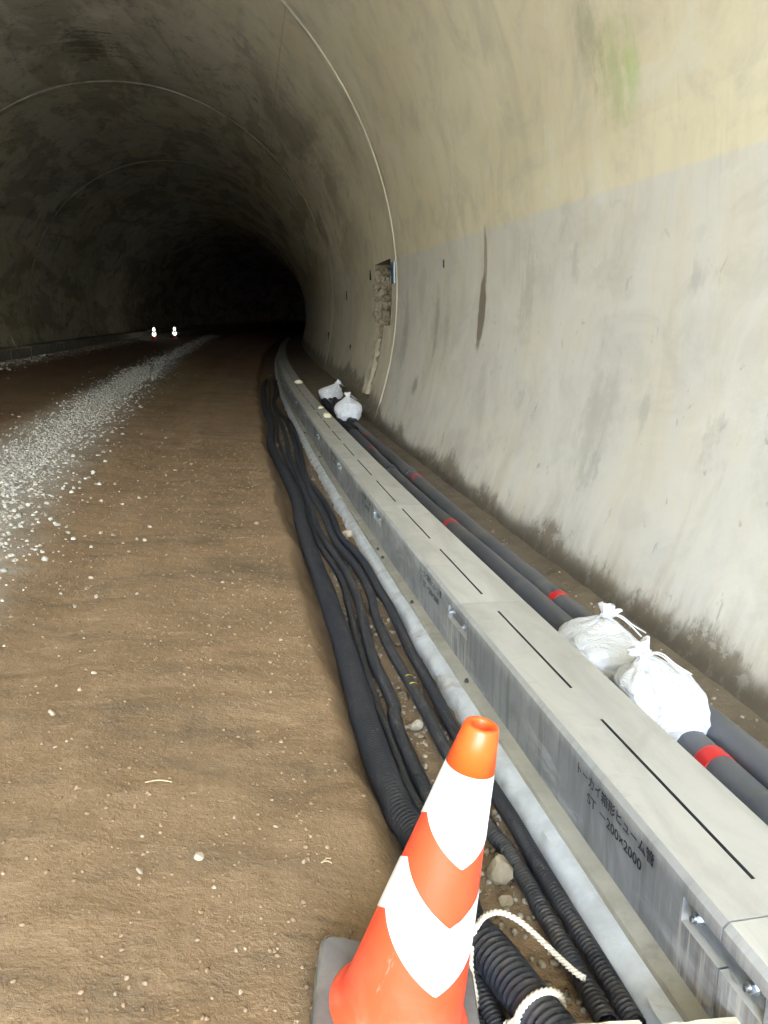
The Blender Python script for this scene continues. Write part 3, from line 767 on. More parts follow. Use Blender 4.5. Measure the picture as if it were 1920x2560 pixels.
for k in range(-2, 30):
    s0 = 1.502 + 2 * k
    A, B = W(s0, 0, 0), W(s0 + 2, 0, 0); d = B - A
    root = empty('drain_block', A, math.atan2(-d.x, d.y))
    if k == 0: lab = 'pale concrete slot drain block stencilled ST-200x2000 right beside the orange traffic cone'
    elif 0 < k < 10: lab = ORD[k] + ' concrete slot drain block along the row, counting from beside the traffic cone'
    elif k == -1: lab = 'concrete slot drain block with brown water streaks under its joint plate'
    elif k == -2: lab = 'concrete slot drain block at the tunnel mouth end of the row'
    else: lab = 'concrete slot drain block far along the row in the dark part of the tunnel'
    tag(root, lab, 'drain block', 'slot drain blocks in a row along the right wall')
    link('body', BLOCK, None, root)
    if k < 8:
        p = link('joint_plate', PLATE, None, root); p.location = (.0205, 0.001, .212)
        for y in (-.098, .098): b = link('bolt', BOLT, None, p); b.location = (-.005, y, .006)
    if 0 <= k < 5:
        t = link('stencil_lettering', T1, None, root); t.location = (-.0012, .715, .217); t.rotation_euler = (math.pi / 2, 0, -math.pi / 2)
        t3 = link('stencil_lettering', T3, None, root); t3.location = (-.0012, .565, .168); t3.rotation_euler = (math.pi / 2, 0, -math.pi / 2)
        t2 = link('stencil_lettering', T2, None, root); t2.location = (-.0012, .645, .168); t2.rotation_euler = (math.pi / 2, 0, -math.pi / 2)
# small black drain pegs on the ledge
PEG = None
for px, py in ((1168, 1706), (1008, 1506), (945, 1374), (954, 1395), (800, 1143), (762, 1082)):
    P = at_z(px, py, .046); s, u = to_su(P); u = min(-.012, max(-.038, u))
    v, f = lathe([(0.0, .016), (.006, .015), (.009, .008), (.010, 0), (.0, 0)], 10)
    o = mesh('form_peg', v, f, M['dark'], None); o.location = W(s, u, .043)
    tag(o, 'tiny black peg standing on the concrete ledge below the drain', 'peg', 'black pegs on the ledge')

# opposite kerb along the left wall
LK = -7.45
km = bpy.data.meshes.new('kerb'); bm = box_bm(.30, 1.985, .32, .012, off=(-.15, 1.0, .10)); bm.to_mesh(km); bm.free(); km.materials.append(M['ledge'])
for k in range(24):
    s0 = 17 + 2 * k; A, B = W(s0, LK, 0), W(s0 + 2, LK, 0); d = B - A
    o = link('kerb_block', km); o.location = (A.x, A.y, road_z(s0 + 1, LK) ); o.rotation_euler = (0, 0, math.atan2(-d.x, d.y))
    tag(o, 'dark concrete kerb block at the foot of the far tunnel wall', 'kerb', 'kerb blocks along the opposite wall')
# fill behind that kerb
o = grid_ground('far_walkway', list(np.arange(14, 134, 1.0)), [LK - .29, LK - .6, LK - 1.0, LK - 1.6], lambda s, u: road_z(s, LK) + .22, M['mud'])
tag(o, 'dark strip of fill behind the far kerb', None, None, 'structure')

# ================================================================== GREY PIPES BEHIND THE DRAIN
PR = .057
def pipe(label, u0, s0, s1, bands, sockets, zc=.130):
    root = empty('conduit_pipe', W(s0, u0, 0)); tag(root, label, 'pipe', 'grey plastic pipes behind the drain')
    L = root.location
    def uo(s): return u0 + .012 * math.sin(s * .9 + u0 * 9)
    ss = np.arange(s0, s1, .08); rad = np.full(len(ss), PR)
    zz = [zc + .006 * math.sin(s * 1.1 + u0 * 20) for s in ss]
    P = np.array([W(s, uo(s), z) - L for s, z in zip(ss, zz)]); V, F = sweep(P, rad, 28)
    fast_mesh('tube', V, F, M['pipe'], root, True)
    def ring(a, b, r, nm, mt, prof=None):
        q = np.linspace(a, b, 9); rr = np.full(9, r); rr[0] = rr[-1] = PR - .002
        if prof is not None: rr = np.array(prof)
        Pq = np.array([W(s, uo(s), zc + .006 * math.sin(s * 1.1 + u0 * 20)) - L for s in q]); q1 = np.insert(Pq, 1, Pq[0] + (Pq[1] - Pq[0]) * .02, 0); rr = np.insert(rr, 1, rr[1])
        V, F = sweep(q1, rr, 28); o = fast_mesh(nm, V, F, mt, root, True)
        try: o.data.set_sharp_from_angle(angle=R(40))
        except Exception: pass
    for b in bands: ring(b - .035, b + .035, PR + .0022, 'red_band', M['red'])
    for b in sockets: ring(b - .10, b + .10, PR + .008, 'socket', M['pipe'], [PR - .002, PR + .004, PR + .009, PR + .007, PR + .008, PR + .007, PR + .009, PR + .004, PR - .002])
    return root
pipe('grey plastic pipe with red bands lying nearest the back of the drain', .500, -6, 10.4, (2.31, 5.45, 8.75), (1.98, 7.62))
pipe('grey plastic pipe with red bands lying nearest the tunnel wall', .632, -6, 11.2, (3.88, 7.1, 9.95), (7.42,))

# ================================================================== CORRUGATED HOSES
z4 = lambda a, b: (600 + a / 2.37, 1100 + b / 2.37)
z6 = lambda a, b: (750 + a / 2.732, 1750 + b / 2.732)
z7 = lambda a, b: (1100 + a / 2.023, 1850 + b / 2.023)
zb = lambda a, b: (650 + a / 4.608, 920 + b / 4.608)
HOSES = {}
def hose(name, label, pts, r, pitch, depth, seg=18, z0=-.03, lift=None, extra=None, umax=None):
    W3 = []
    for i, (px, py) in enumerate(pts):
        z = z0 + r + (lift(i) if lift else 0); P = at_z(px, py, z)
        if umax is not None:
            s, u = to_su(P); P = W(s, min(u, umax + .004 * math.sin(s * 5)), z)
        W3.append(P[:])
    if extra: W3 = W3 + extra
    Q, t = catmull(W3, pitch / 3)
    c = np.cos(t / pitch * 2 * np.pi); prof = np.clip(c * 1.6, -1, 1)
    V, F = sweep(Q, r - depth * .5 + depth * .5 * prof, seg)
    o = fast_mesh(name, V, F, M['hose'], None, True); tag(o, label, 'hose', 'black corrugated hoses in the trench')
    # move origin to the near end
    HOSES[label] = (Q, r); return o
def tail(*su): return [W(s, u, z)[:] for s, u, z in su]
H1 = [zb(70, 150), zb(42, 220), zb(45, 330), zb(60, 480), zb(118, 610), zb(135, 700), zb(122, 830), zb(145, 950), zb(215, 1080), z4(262, 190), z4(330, 340), z4(365, 500), z4(430, 700), z4(500, 880), z4(552, 1030), z4(610, 1200), z4(660, 1380), z4(715, 1560), z6(430, 100), z6(520, 370), z6(600, 580), z6(700, 790), z6(800, 950)]
big = hose('corrugated_hose', 'thickest black corrugated hose lying against the dirt bank, tied with white rope', H1, .052, .018, .010, 26, -.028,
     extra=tail((1.95, -.455, .03), (1.80, -.405, .045), (1.60, -.365, .055), (1.42, -.325, .06), (1.2, -.28, .06), (.6, -.25, .06), (-2, -.3, .05)))
H3 = [zb(190, 150), zb(170, 230), zb(165, 340), zb(170, 470), zb(225, 600), zb(275, 720), zb(310, 860), zb(330, 1000), z4(330, 170), z4(385, 310), z4(430, 440), z4(480, 570), z4(570, 690), z4(640, 800), z4(690, 920), z4(722, 1040), z4(760, 1200), z4(800, 1330), z4(860, 1450), z4(915, 1590), z6(640, 100), z6(690, 260), z6(765, 430), z6(850, 610), z6(930, 760)]
hose('corrugated_hose', 'medium black corrugated hose next to the thickest one, running under the cone tie', H3, .027, .0125, .0062, 16, -.028,
     extra=tail((1.98, -.385, -.0), (1.80, -.44, -.005), (1.60, -.435, -.005), (1.40, -.415, -.005), (1.0, -.38, -.005), (-2, -.4, 0)))
H4 = [zb(215, 150), zb(200, 260), zb(150, 390), zb(200, 500), zb(290, 590), zb(370, 760), zb(410, 900), zb(430, 1050), z4(375, 200), z4(430, 330), z4(500, 450), z4(560, 590), z4(640, 690), z4(720, 790), z4(770, 900), z4(800, 1030), z4(850, 1150), z4(900, 1260), z4(960, 1360), z4(1030, 1480), z4(1095, 1600), z6(850, 60), z6(920, 200), z6(1000, 350), z6(1130, 590), z6(1310, 900), z7(340, 560), z7(450, 720), z7(560, 860), z7(720, 1060), z7(860, 1240), z7(980, 1400)]
o4 = hose('corrugated_hose', 'black corrugated hose carrying two yellow paint marks', H4, .025, .0125, .0062, 16, -.022, umax=-.205)
H5 = [zb(225, 140), zb(205, 280), zb(165, 400), zb(250, 540), zb(350, 620), zb(420, 780), zb(460, 930), zb(490, 1080), z4(395, 220), z4(480, 340), z4(545, 450), z4(592, 570), z4(680, 660), z4(770, 760), z4(850, 870), z4(890, 980), z4(940, 1100), z4(1000, 1230), z4(1080, 1370), z4(1150, 1500), z4(1225, 1640), z6(1040, 190), z6(1190, 420), z6(1340, 650), z7(380, 400), z7(520, 580), z7(650, 750), z7(780, 920), z7(900, 1080), z7(1020, 1240), z7(1140, 1400)]
hose('corrugated_hose', 'black corrugated hose lying closest to the rubble and white haunch', H5, .025, .0125, .0062, 16, -.020, umax=-.146)
H2 = [zb(110, 160), zb(110, 300), zb(115, 470), zb(190, 640), zb(205, 800), zb(250, 950), zb(330, 1120), z4(330, 230), z4(395, 420), z4(440, 560), z4(500, 670), z4(560, 760), z4(618, 870), z4(648, 1000), z4(680, 1130), z4(712, 1260), z4(755, 1400), z4(800, 1540), z6(555, 120), z6(625, 300), z6(700, 500), z6(790, 700), z6(880, 850)]
hose('corrugated_hose', 'thin black corrugated hose half hidden beneath the thickest one', H2, .019, .011, .005, 14, -.03,
     extra=tail((1.95, -.50, -.01), (1.75, -.49, -.01), (1.5, -.455, -.01), (1.2, -.45, -.01)))
for dy, c in ((0, 0),):
    pass
# two yellow paint marks on the fourth hose
def hose_mark(Qr, px, py, ln, parent):
    Q, r = Qr; P = np.array(at_z(px, py, .02)[:]); i = int(np.argmin(((Q - P)[:, :2] ** 2).sum(1)))
    a = np.linspace(.15, 1.5, 8); seg = Q[max(0, i - 3): i + 4]; T = seg[-1] - seg[0]; T /= np.linalg.norm(T)
    Nn = np.cross(T, [0, 0, 1.0]); Nn /= np.linalg.norm(Nn); B = np.cross(Nn, T)
    V, F = [], []
    for j, q in enumerate(np.linspace(-ln / 2, ln / 2, 3)):
        for x in a + math.pi * .5 * .55: V.append(Q[i] + T * q + (r + .0012) * (math.cos(x) * Nn + math.sin(x) * B))
    for j in range(2):
        for k in range(7): F.append((j * 8 + k, j * 8 + k + 1, (j + 1) * 8 + k + 1, (j + 1) * 8 + k))
    return mesh('paint_mark', V, F, M['yellow'], parent)
QR4 = HOSES['black corrugated hose carrying two yellow paint marks']
for q in (z4(968, 1405), z4(995, 1450)): hose_mark(QR4, *q, .010, o4)
# flexible black hoses that take over from the grey pipes near the far sandbags
for i, (pts, lab) in enumerate((
        ([(10.2, .48, .16), (10.7, .46, .17), (11.3, .45, .15), (12.0, .45, .15), (13.0, .46, .17), (14.0, .50, .21), (15.0, .56, .22)], 'short black hose bending out of the pipe nearest the drain'),
        ([(11.0, .61, .16), (11.4, .60, .17), (11.9, .58, .16), (12.6, .55, .17), (13.6, .57, .19), (14.2, .60, .22), (15.0, .66, .24)], 'short black hose bending out of the pipe nearest the wall'),
        ([(10.4, .55, .15), (10.9, .54, .17), (11.5, .68, .15), (12.3, .68, .15), (13.2, .66, .18), (14.0, .66, .22), (14.8, .72, .24)], 'slack black hose crossing under the far sandbag'))):
    Q, t = catmull([W(*p)[:] for p in pts], .008); V, F = sweep(Q, .045 + .0025 * np.sign(np.sin(t / .024 * 6.283)), 16)
    tag(fast_mesh('flexible_hose', V, F, M['hose'], None, True), lab, 'hose', 'flexible hoses by the far sandbags')

# ================================================================== TRAFFIC CONES
CH = .70
def cone_r(t): return .034 + (.136 - .034) * (t / CH) ** 1.02       # t = distance from the top
def tri(a):                                                        # 0 at the chevron's point, 1 a quarter turn away
    x = (a / math.pi) % 1.0; return 1 - abs(2 * x - 1) if False else (2 * x if x < .5 else 2 - 2 * x)
def band_mesh(f0, f1, off, n=96, rows=14, rag=None):
    V, F = [], []
    for j in range(rows + 1):
        for k in range(n):
            a = 2 * math.pi * k / n; t0, t1 = f0(a), f1(a); t = t0 + (t1 - t0) * j / rows
            r = cone_r(t) + off; V.append((r * math.cos(a), r * math.sin(a), CH - t))
    for j in range(rows):
        for k in range(n): F.append((j * n + k, (j + 1) * n + k, (j + 1) * n + (k + 1) % n, j * n + (k + 1) % n))
    return V, F
def traffic_cone(label, loc, tilt, yaw, chev, bandmat, detailed=True):
    root = empty('traffic_cone', loc); root.rotation_euler = (tilt[0], tilt[1], yaw); tag(root, label, 'traffic cone')
    prof = [(cone_r(t), CH - t) for t in np.linspace(.084, CH - .05, 18)] + [(.139, .046), (.147, .042), (.149, .034), (.140, .030)]
    v, f = lathe(prof, 64); mesh('cone_body', v, f, M['orange'], root, True)
    v, f = lathe([(.020, CH - .15), (.0215, CH - .004), (.0235, CH), (.031, CH), (.0335, CH - .003), (cone_r(.03), CH - .03), (cone_r(.086) + .0015, CH - .087), (cone_r(.086) - .004, CH - .088)], 64)
    mesh('collar', v, f, M['orange_top'], root, True)
    def e(t): return lambda a: t - 1.02 * cone_r(t) * tri(a - chev)
    def rag(t): return lambda a: t - 1.02 * cone_r(t) * tri(a - chev) + (.0035 * nz(a * 9, 1) + .002 * nz(a * 40, 3) if 0 < ((a - chev) % (2 * math.pi)) < 1.7 else 0)
    for f0, f1 in ((lambda a: .088, e(.265)), (rag(.382), e(.520))):
        v, f = band_mesh(f0, f1, .0016); mesh('white_band', v, f, bandmat, root, True)
    bm = bmesh.new(); hw = .175; pts = []
    for cx, cy, a0 in ((hw - .03, hw - .03, 0), (-hw + .03, hw - .03, 90), (-hw + .03, -hw + .03, 180), (hw - .03, -hw + .03, 270)):
        for k in range(6): a = R(a0 + 18 * k); pts.append((cx + .03 * math.cos(a), cy + .03 * math.sin(a)))
    lo = [bm.verts.new((x, y, 0)) for x, y in pts]; hi = [bm.verts.new((x, y, .032)) for x, y in pts]; h2 = [bm.verts.new((x * .965, y * .965, .039)) for x, y in pts]
    n = len(pts)
    for a, b in ((lo, hi), (hi, h2)):
        for k in range(n): bm.faces.new((a[k], a[(k + 1) % n], b[(k + 1) % n], b[k]))
    bm.faces.new(lo[::-1]); bm.faces.new(h2)
    from_bm('base', bm, M['weight'], root)
    return root
NEARC = Vector((.022, 1.43, .078))
traffic_cone('orange and white chevron traffic cone leaning beside the hoses on a grey base', NEARC, (R(0), R(13.5)), 0, R(-72), M['white'])
for (px, py), lab in (((386, 848), 'far traffic cone with reflective bands given a glow, a thin bar sticking out of its side'), ((437, 842), 'far traffic cone with reflective bands given a glow, standing alone on the dark road')):
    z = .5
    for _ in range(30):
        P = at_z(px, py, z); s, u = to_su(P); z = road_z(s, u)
    c = traffic_cone(lab, W(s, u, z), (0, 0), .3, R(-90), M['reflect_glow'])
    if px < 400:
        o = from_bm('bar', box_bm(.30, .02, .02, .003, off=(-.2, 0, .48)), M['white'], c)

# ================================================================== SANDBAGS
def sandbag(label, center, size, neck_dir, seed, zrot=0, neck_h=.055, stand=.0):
    root = empty('sandbag', center); tag(root, label, 'sandbag', 'white sandbags behind the drain')
    g = random.Random(seed); n, m = 72, 40; V, F = [], []
    k1, k2 = g.uniform(0, 6), g.uniform(0, 6); nd = Vector(neck_dir).normalized(); q = Vector((0, 0, 1)).rotation_difference(nd)
    creases = [(g.uniform(0, 2 * math.pi), g.uniform(.05, .15), g.uniform(.08, .24), g.uniform(.4, .9)) for _ in range(19)]
    for j in range(m + 1):
        t = j / m; lat = math.pi * t - math.pi / 2
        for k in range(n):
            a = 2 * math.pi * k / n
            ce = max(abs(math.cos(lat)) ** .66, .0); se = math.copysign(abs(math.sin(lat)) ** .9, math.sin(lat))
            rn = .017 / max(size[0], size[1]); ce = max(ce * (1 - .30 * sm(.62, .98, t)), rn)
            x, y, z = ce * math.cos(a), ce * math.sin(a), se
            ex = .80 + .2 * sm(.5, .95, t)
            x = math.copysign(abs(x) ** ex, x); y = math.copysign(abs(y) ** ex, y)
            w_ = 1.0
            for ai, wi, di, ri in creases:
                dd = (a - ai + .25 * nz(t * 3, ai, seed) + math.pi) % (2 * math.pi) - math.pi
                w_ -= di * math.exp(-(dd / wi) ** 2) * sm(1 - ri, .95, t)
            w_ += .12 * nz(x * 1.3 + seed, y * 1.3, z * 1.3) - .10 * abs(nz(x * 2.2, y * 2.2 + seed, z * 2.6 + 5)) * (1 - sm(.85, 1, t))
            p = Vector((x * w_ * size[0], y * w_ * size[1], z * size[2] + .22 * size[2] * sm(.80, 1, t)))
            f = sm(.45, 1, t); p += Vector((nd.x, nd.y, 0)) * f * f * size[0] * .6
            V.append(p)
    for j in range(m):
        for k in range(n): F.append((j * n + k, j * n + (k + 1) % n, (j + 1) * n + (k + 1) % n, (j + 1) * n + k))
    F.append(tuple(range(n))[::-1])
    zmin = -size[2] * .78
    for p in V:
        if p.z < zmin: p.z = zmin + (p.z - zmin) * .12
        p.z -= zmin
    top = Vector((0, 0, 0))
    for p in V[-n:]: top += p / n
    rz_ = Matrix.Rotation(zrot, 3, 'Z')
    mesh('sack', [rz_ @ p for p in V], F, M['bag'], root, True)
    # gathered neck and frilled tuft
    V, F = [], []; N = 40; prof = [(0, .030), (.012, .022), (.022, .020), (.034, .027), (.046, .036), (.055, .043), (.060, .040), (.052, .020), (.044, .004)]
    for hh, rr in prof:
        for k in range(N):
            a = 2 * math.pi * k / N; r_ = rr * (1 + .20 * math.sin(7 * a + k1) + .10 * math.sin(13 * a + k2)); hz = hh * neck_h / .055 * (1 + .12 * math.sin(5 * a + k2))
            p = q @ Vector((r_ * math.cos(a), r_ * math.sin(a), hz)); V.append(rz_ @ (top + p - nd * .012))
    for j in range(len(prof) - 1):
        for k in range(N): F.append((j * N + k, j * N + (k + 1) % N, (j + 1) * N + (k + 1) % N, (j + 1) * N + k))
    F.append(tuple((len(prof) - 1) * N + k for k in range(N)))
    mesh('tied_neck', V, F, M['bag'], root, True)
    for ii in range(2):                                        # drawstring ends
        a = g.uniform(-.5, .5); p0 = rz_ @ (top + nd * .008); dr = Vector((.75 + .2 * ii, -.75 + .25 * ii, 0))
        pts = [p0, p0 + dr * .05 + Vector((0, 0, .012)), p0 + dr * .10 + Vector((0, 0, -.01 - .01 * ii)), p0 + dr * .15 + Vector((0, 0, -.045))]
        Q, t = catmull([x[:] for x in pts], .006); Vv, Ff = sweep(Q, np.full(len(Q), .0028), 8); fast_mesh('drawstring', Vv, Ff, M['bag'], root, True)
    # a turned cord round the neck
    ring = [(top + q @ Vector((.024 * math.cos(a), .024 * math.sin(a), .016)) - nd * .012) for a in np.linspace(0, 2 * math.pi, 28)]
    Q = np.array([(rz_ @ p)[:] for p in ring]); Vv, Ff = sweep(Q, np.full(len(Q), .004), 8); fast_mesh('neck_cord', Vv, Ff, M['bag'], root, True)
    return root
hd = heading(2.7)
sandbag('plump white sandbag slumped over the grey pipes, its tied neck folded on top', W(2.62, .485, .118), (.150, .190, .120), (-.55, .5, .7), 3, hd - .2)
sandbag('flatter white sandbag with upright frilled neck, lying against the plump sandbag on the pipes', W(3.14, .490, .118), (.150, .235, .095), (.6, .45, .8), 8, hd)
sandbag('bluish white sandbag with a stone on top, weighing down the black hoses', W(11.5, .60, .16), (.19, .18, .16), (-.1, .0, 1), 14, hd, .06)
sandbag('crumpled white sandbag lying alone on the mud fill by the hoses', W(14.0, .60, .22), (.20, .15, .125), (.8, -.1, .45), 21, hd + .3, .07)

# ================================================================== ROPES
def rope(name, label, pts, r=.0065, parent=None, step=.0022, cat=True):
    Q, t = catmull([p[:] if isinstance(p, Vector) else p for p in pts], step)
    V, F = sweep(Q, np.full(len(Q), r), 18, t / .034 * 2 * math.pi, 3, .52)
    o = fast_mesh(name, V, F, M['rope'], parent, True)
    if cat: tag(o, label, 'rope')
    return o
zr = lambda a, b: (1120 + a / 3.456, 2240 + b / 3.456)
Qb, rb = HOSES['thickest black corrugated hose lying against the dirt bank, tied with white rope']
def hose_at(px, py):
    P = np.array(at_z(px, py, .10)[:]); i = int(np.argmin(((Qb - P)[:, :2] ** 2).sum(1))); T = Qb[min(i + 6, len(Qb) - 1)] - Qb[max(0, i - 6)]; T /= np.linalg.norm(T)
    Nn = np.cross(T, [0, 0, 1.0]); Nn /= np.linalg.norm(Nn); return Qb[i], T, Nn, np.cross(Nn, T)
def around(px, py, ang, off=.005, slide=0):
    c, T, Nn, B = hose_at(px, py); a = R(ang); return Vector(c + T * slide + (rb + off) * (math.cos(a) * Nn + math.sin(a) * B))
# which side is the camera's right of the hose
c_, T_, N_, B_ = hose_at(*zr(900, 600)); SGN = 1 if N_[0] > 0 else -1
def ar(px, py, ang, off=.005, slide=0): return around(*zr(px, py), ang if SGN > 0 else 180 - ang, off, slide)
a1 = [at_z(*zr(215, 330), .10), at_z(*zr(250, 260), .118), at_z(*zr(300, 190), .122), at_z(*zr(370, 150), .120), at_z(*zr(440, 140), .118), at_z(*zr(530, 168), .112), at_z(*zr(630, 228), .105), at_z(*zr(730, 312), .095), at_z(*zr(830, 408), .09), at_z(*zr(930, 505), .085), at_z(*zr(1020, 590), .085), at_z(*zr(1100, 660), .088), at_z(*zr(1180, 712), .09)]
rope('tie_rope', 'cream twisted rope looped over the thick hose beside the cone', a1, .0076)
root = empty('hose_tie', at_z(*zr(690, 940), .06)); tag(root, 'white rope knotted around the thick corrugated hose', 'rope')
lp = [ar(1040, 800, a, .0065) - root.location for a in range(205, -75, -14)]
rope('loop', '', lp, .0086, root, cat=False)
K0 = ar(1040, 800, 192, .011)
kn = [K0 + Vector(p) * .75 for p in ((.018, .005, .014), (-.006, .012, .020), (-.022, -.004, .006), (-.010, -.016, -.012), (.014, -.012, -.008), (.020, .004, .010), (.0, .016, .0), (-.018, .006, -.016), (-.004, -.014, -.026), (.016, -.006, -.022), (.012, .012, -.004), (-.012, .010, .016), (-.026, .0, .024))]
rope('knot', '', [p - root.location for p in kn], .0080, root, cat=False)
dn = [K0 + Vector((-.004, -.006, -.012)), K0 + Vector((-.010, -.022, -.045)), K0 + Vector((-.010, -.045, -.075)), K0 + Vector((-.002, -.09, -.088)), K0 + Vector((.005, -.2, -.09))]
rope('loose_end', '', [p - root.location for p in dn], .0076, root, cat=False)
a3 = [at_z(*zr(205, 430), .10), at_z(*zr(198, 560), .075), at_z(*zr(208, 680), .05), at_z(*zr(235, 820), .02), at_z(*zr(265, 960), -.0), at_z(*zr(290, 1080), -.01), at_z(*zr(300, 1250), -.012)]
rope('hanging_rope', 'thin cream rope hanging straight down beside the cone base', a3, .0062)

# ================================================================== STONES
def put_stone(px, py, size_px, mat, label, group, z=None, seed=0, elong=1.2, flat=.65, name='stone', cat='stone'):
    if z is None: s, u, zg = on_ground(px, py); P = W(s, u, zg)
    else: P = at_z(px, py, z)
    dist = math.hypot(P.x, P.y, P.z - CAMZ) if False else (Vector(P) - Vector((0, 0, CAMZ))).length
    r_ = size_px / 2 / FPX * dist
    key = (id(mat), seed % 6, elong, flat)
    if key not in put_stone.c: put_stone.c[key] = stone_mesh(seed % 6 + 1, mat, elong, flat)
    o = link(name, put_stone.c[key]); o.location = (P[0], P[1], P[2] - r_ * .12); o.scale = (r_,) * 3; o.rotation_euler = (0, 0, rng.uniform(0, 6))
    tag(o, label, cat, group); return o
put_stone.c = {}
q5 = lambda a, b: (a / 1.728, 1400 + b / 1.728)
q8 = lambda a, b: (a / 2.074, 750 + b / 2.074)
road_stones = [(q5(50, 250), 16), (q5(325, 203), 17), (q5(417, 167), 15), (q5(376, 125), 10), (q5(397, 82), 9), (q5(590, 150), 9), (q5(362, 340), 10), (q5(410, 490), 13), (q5(247, 545), 11), (q5(345, 565), 16), (q5(220, 656), 13), (q5(230, 672), 17), (q5(335, 995), 19), (q5(607, 1357), 22), (q5(923, 1418), 13), (q5(1014, 1122), 12), (q5(1124, 1170), 11), (q5(992, 288), 10), (q5(1213, 348), 11), (q5(963, 98), 8), (q5(547, 1798), 16), (q5(1021, 1698), 14), (q5(1060, 1690), 13), (q5(1309, 1300), 12), (q5(1630, 1336), 17), (q5(1192, 1146), 11), (q5(1416, 1253), 12), (q5(498, 1892), 12), (q5(1165, 437), 8), (q5(640, 1254), 9), (q5(180, 800), 10), (q5(238, 812), 9), (q5(1300, 1125), 10), (q5(1037, 1880), 13), (q5(1170, 575), 10),
               (q8(722, 1030), 13), (q8(755, 1023), 10), (q8(772, 1183), 15), (q8(750, 1250), 14), (q8(710, 1243), 11), (q8(670, 1306), 12), (q8(585, 1222), 11), (q8(525, 1210), 14), (q8(475, 1445), 12), (q8(455, 1496), 12), (q8(708, 1526), 11), (q8(500, 1546), 15), (q8(1330, 1162), 12), (q8(1157, 1464), 9), (q8(910, 886), 9), (q8(595, 958), 9), (q8(475, 1028), 8), (q8(404, 1440), 9), (q8(640, 1262), 9), (q8(210, 1276), 12), (q8(945, 1022), 9), (q8(860, 716), 9), (q8(992, 852), 8), (q8(862, 912), 8), (q8(52, 1138), 11), (q8(122, 1056), 11)]
for i, ((px, py), sz) in enumerate(road_stones):
    put_stone(px, py, sz, M['pale_stone'] if i % 4 else M['clod'], 'small pale stone lying loose on the brown dirt road', 'small stones on the dirt road', None, i, (1.15, 1.35)[i % 2], (.6, .75)[(i // 2) % 2])
put_stone(*q5(862, 1294), 31, M['pale_stone'], 'largest pale squarish stone lying on the dirt road', None, None, 2, 1.1, .7)
tr_stones = [(z4(645, 570), 32), (z4(735, 645), 16), (z4(785, 740), 22), (z4(975, 1030), 20), (z4(425, 128), 14), (z4(425, 245), 14), (z4(1220, 1400), 22), (z4(1255, 1460), 18), (z4(1305, 1560), 20), (z4(1190, 1345), 14), (z4(620, 500), 14), (z4(880, 1070), 12), (zb(600, 1080), 16), (zb(595, 1300), 14), (zb(205, 910), 16), (z7(500, 510), 15), (z7(405, 328), 16), (z7(370, 265), 10), (z7(300, 240), 12), (zb(315, 720), 14)]
for i, ((px, py), sz) in enumerate(tr_stones):
    put_stone(px, py, sz, M['pale_stone'] if i % 2 == 0 else M['rubble'], 'stone in the rubble strip between hoses and concrete haunch', 'stones in the hose trench', -.03, i + 3, (1.2, 1.4)[i % 2], .7)
put_stone(*z6(785, 205), 36, M['rubble'], 'rounded brown stone lodged between two corrugated hoses', None, -.03, 4, 1.25, .9)
put_stone(*z6(845, 1245 - 950), 14, M['rubble'], 'stone in the rubble strip between hoses and concrete haunch', 'stones in the hose trench', -.03, 1, 1.2, .7)
put_stone(*z6(845, 640), 10, M['rubble'], 'stone in the rubble strip between hoses and concrete haunch', 'stones in the hose trench', -.03, 2, 1.2, .7)
def slab(label, px, py, sx, sy, sz, rz_, rx_, mat, z):
    bm = box_bm(sx, sy, sz, .007, 2); bmesh.ops.subdivide_edges(bm, edges=bm.edges[:], cuts=1)
    for v in bm.verts: v.co += Vector((nz(v.co.x * 40, v.co.y * 40, v.co.z * 40), nz(v.co.y * 40, v.co.z * 40, 3), nz(v.co.x * 40, 7, v.co.z * 40))) * .004
    o = from_bm('stone', bm, mat); o.location = at_z(px, py, z); o.rotation_euler = (rx_, 0, rz_); tag(o, label, 'stone'); return o
put_stone(*z6(1365, 1240), 70, M['brown_stone'], 'blocky tan rock leaning between the hoses behind the cone', None, -.02, 2, 1.0, 1.25)
put_stone(*z6(1410, 1390), 44, M['brown_stone'], 'flat brown rock lying below the blocky tan rock', None, -.03, 5, 1.2, .7)
put_stone(*zb(450, 178), 17, M['yellow_stone'], 'yellowish stone on the drain top, farthest from the sandbags', None, .289, 3, 1.4, .75)
put_stone(*zb(708, 470), 19, M['yellow_stone'], 'yellowish flat stone on the drain top, middle one of three', None, .289, 4, 1.4, .55)
put_stone(*zb(782, 572), 24, M['yellow_stone'], 'largest yellowish stone on the drain top beside the far sandbag', None, .289, 5, 1.4, .65)
o = put_stone(*zb(1025, 430), 10, M['yellow_stone'], 'small yellowish stone balanced on the far sandbag', None, .46, 1, 1.1, 1.1); P = W(11.5, .60, .46); o.location = P
put_stone(*zb(125, 110), 14, M['pale_stone'], 'pale stone lying at the far end of the hose bundle', None, None, 2, 1.3, .6)
put_stone(*zb(185, 15), 9, M['pale_stone'], 'small pale stone at the foot of the drain in the gloom', None, None, 3, 1.3, .6)

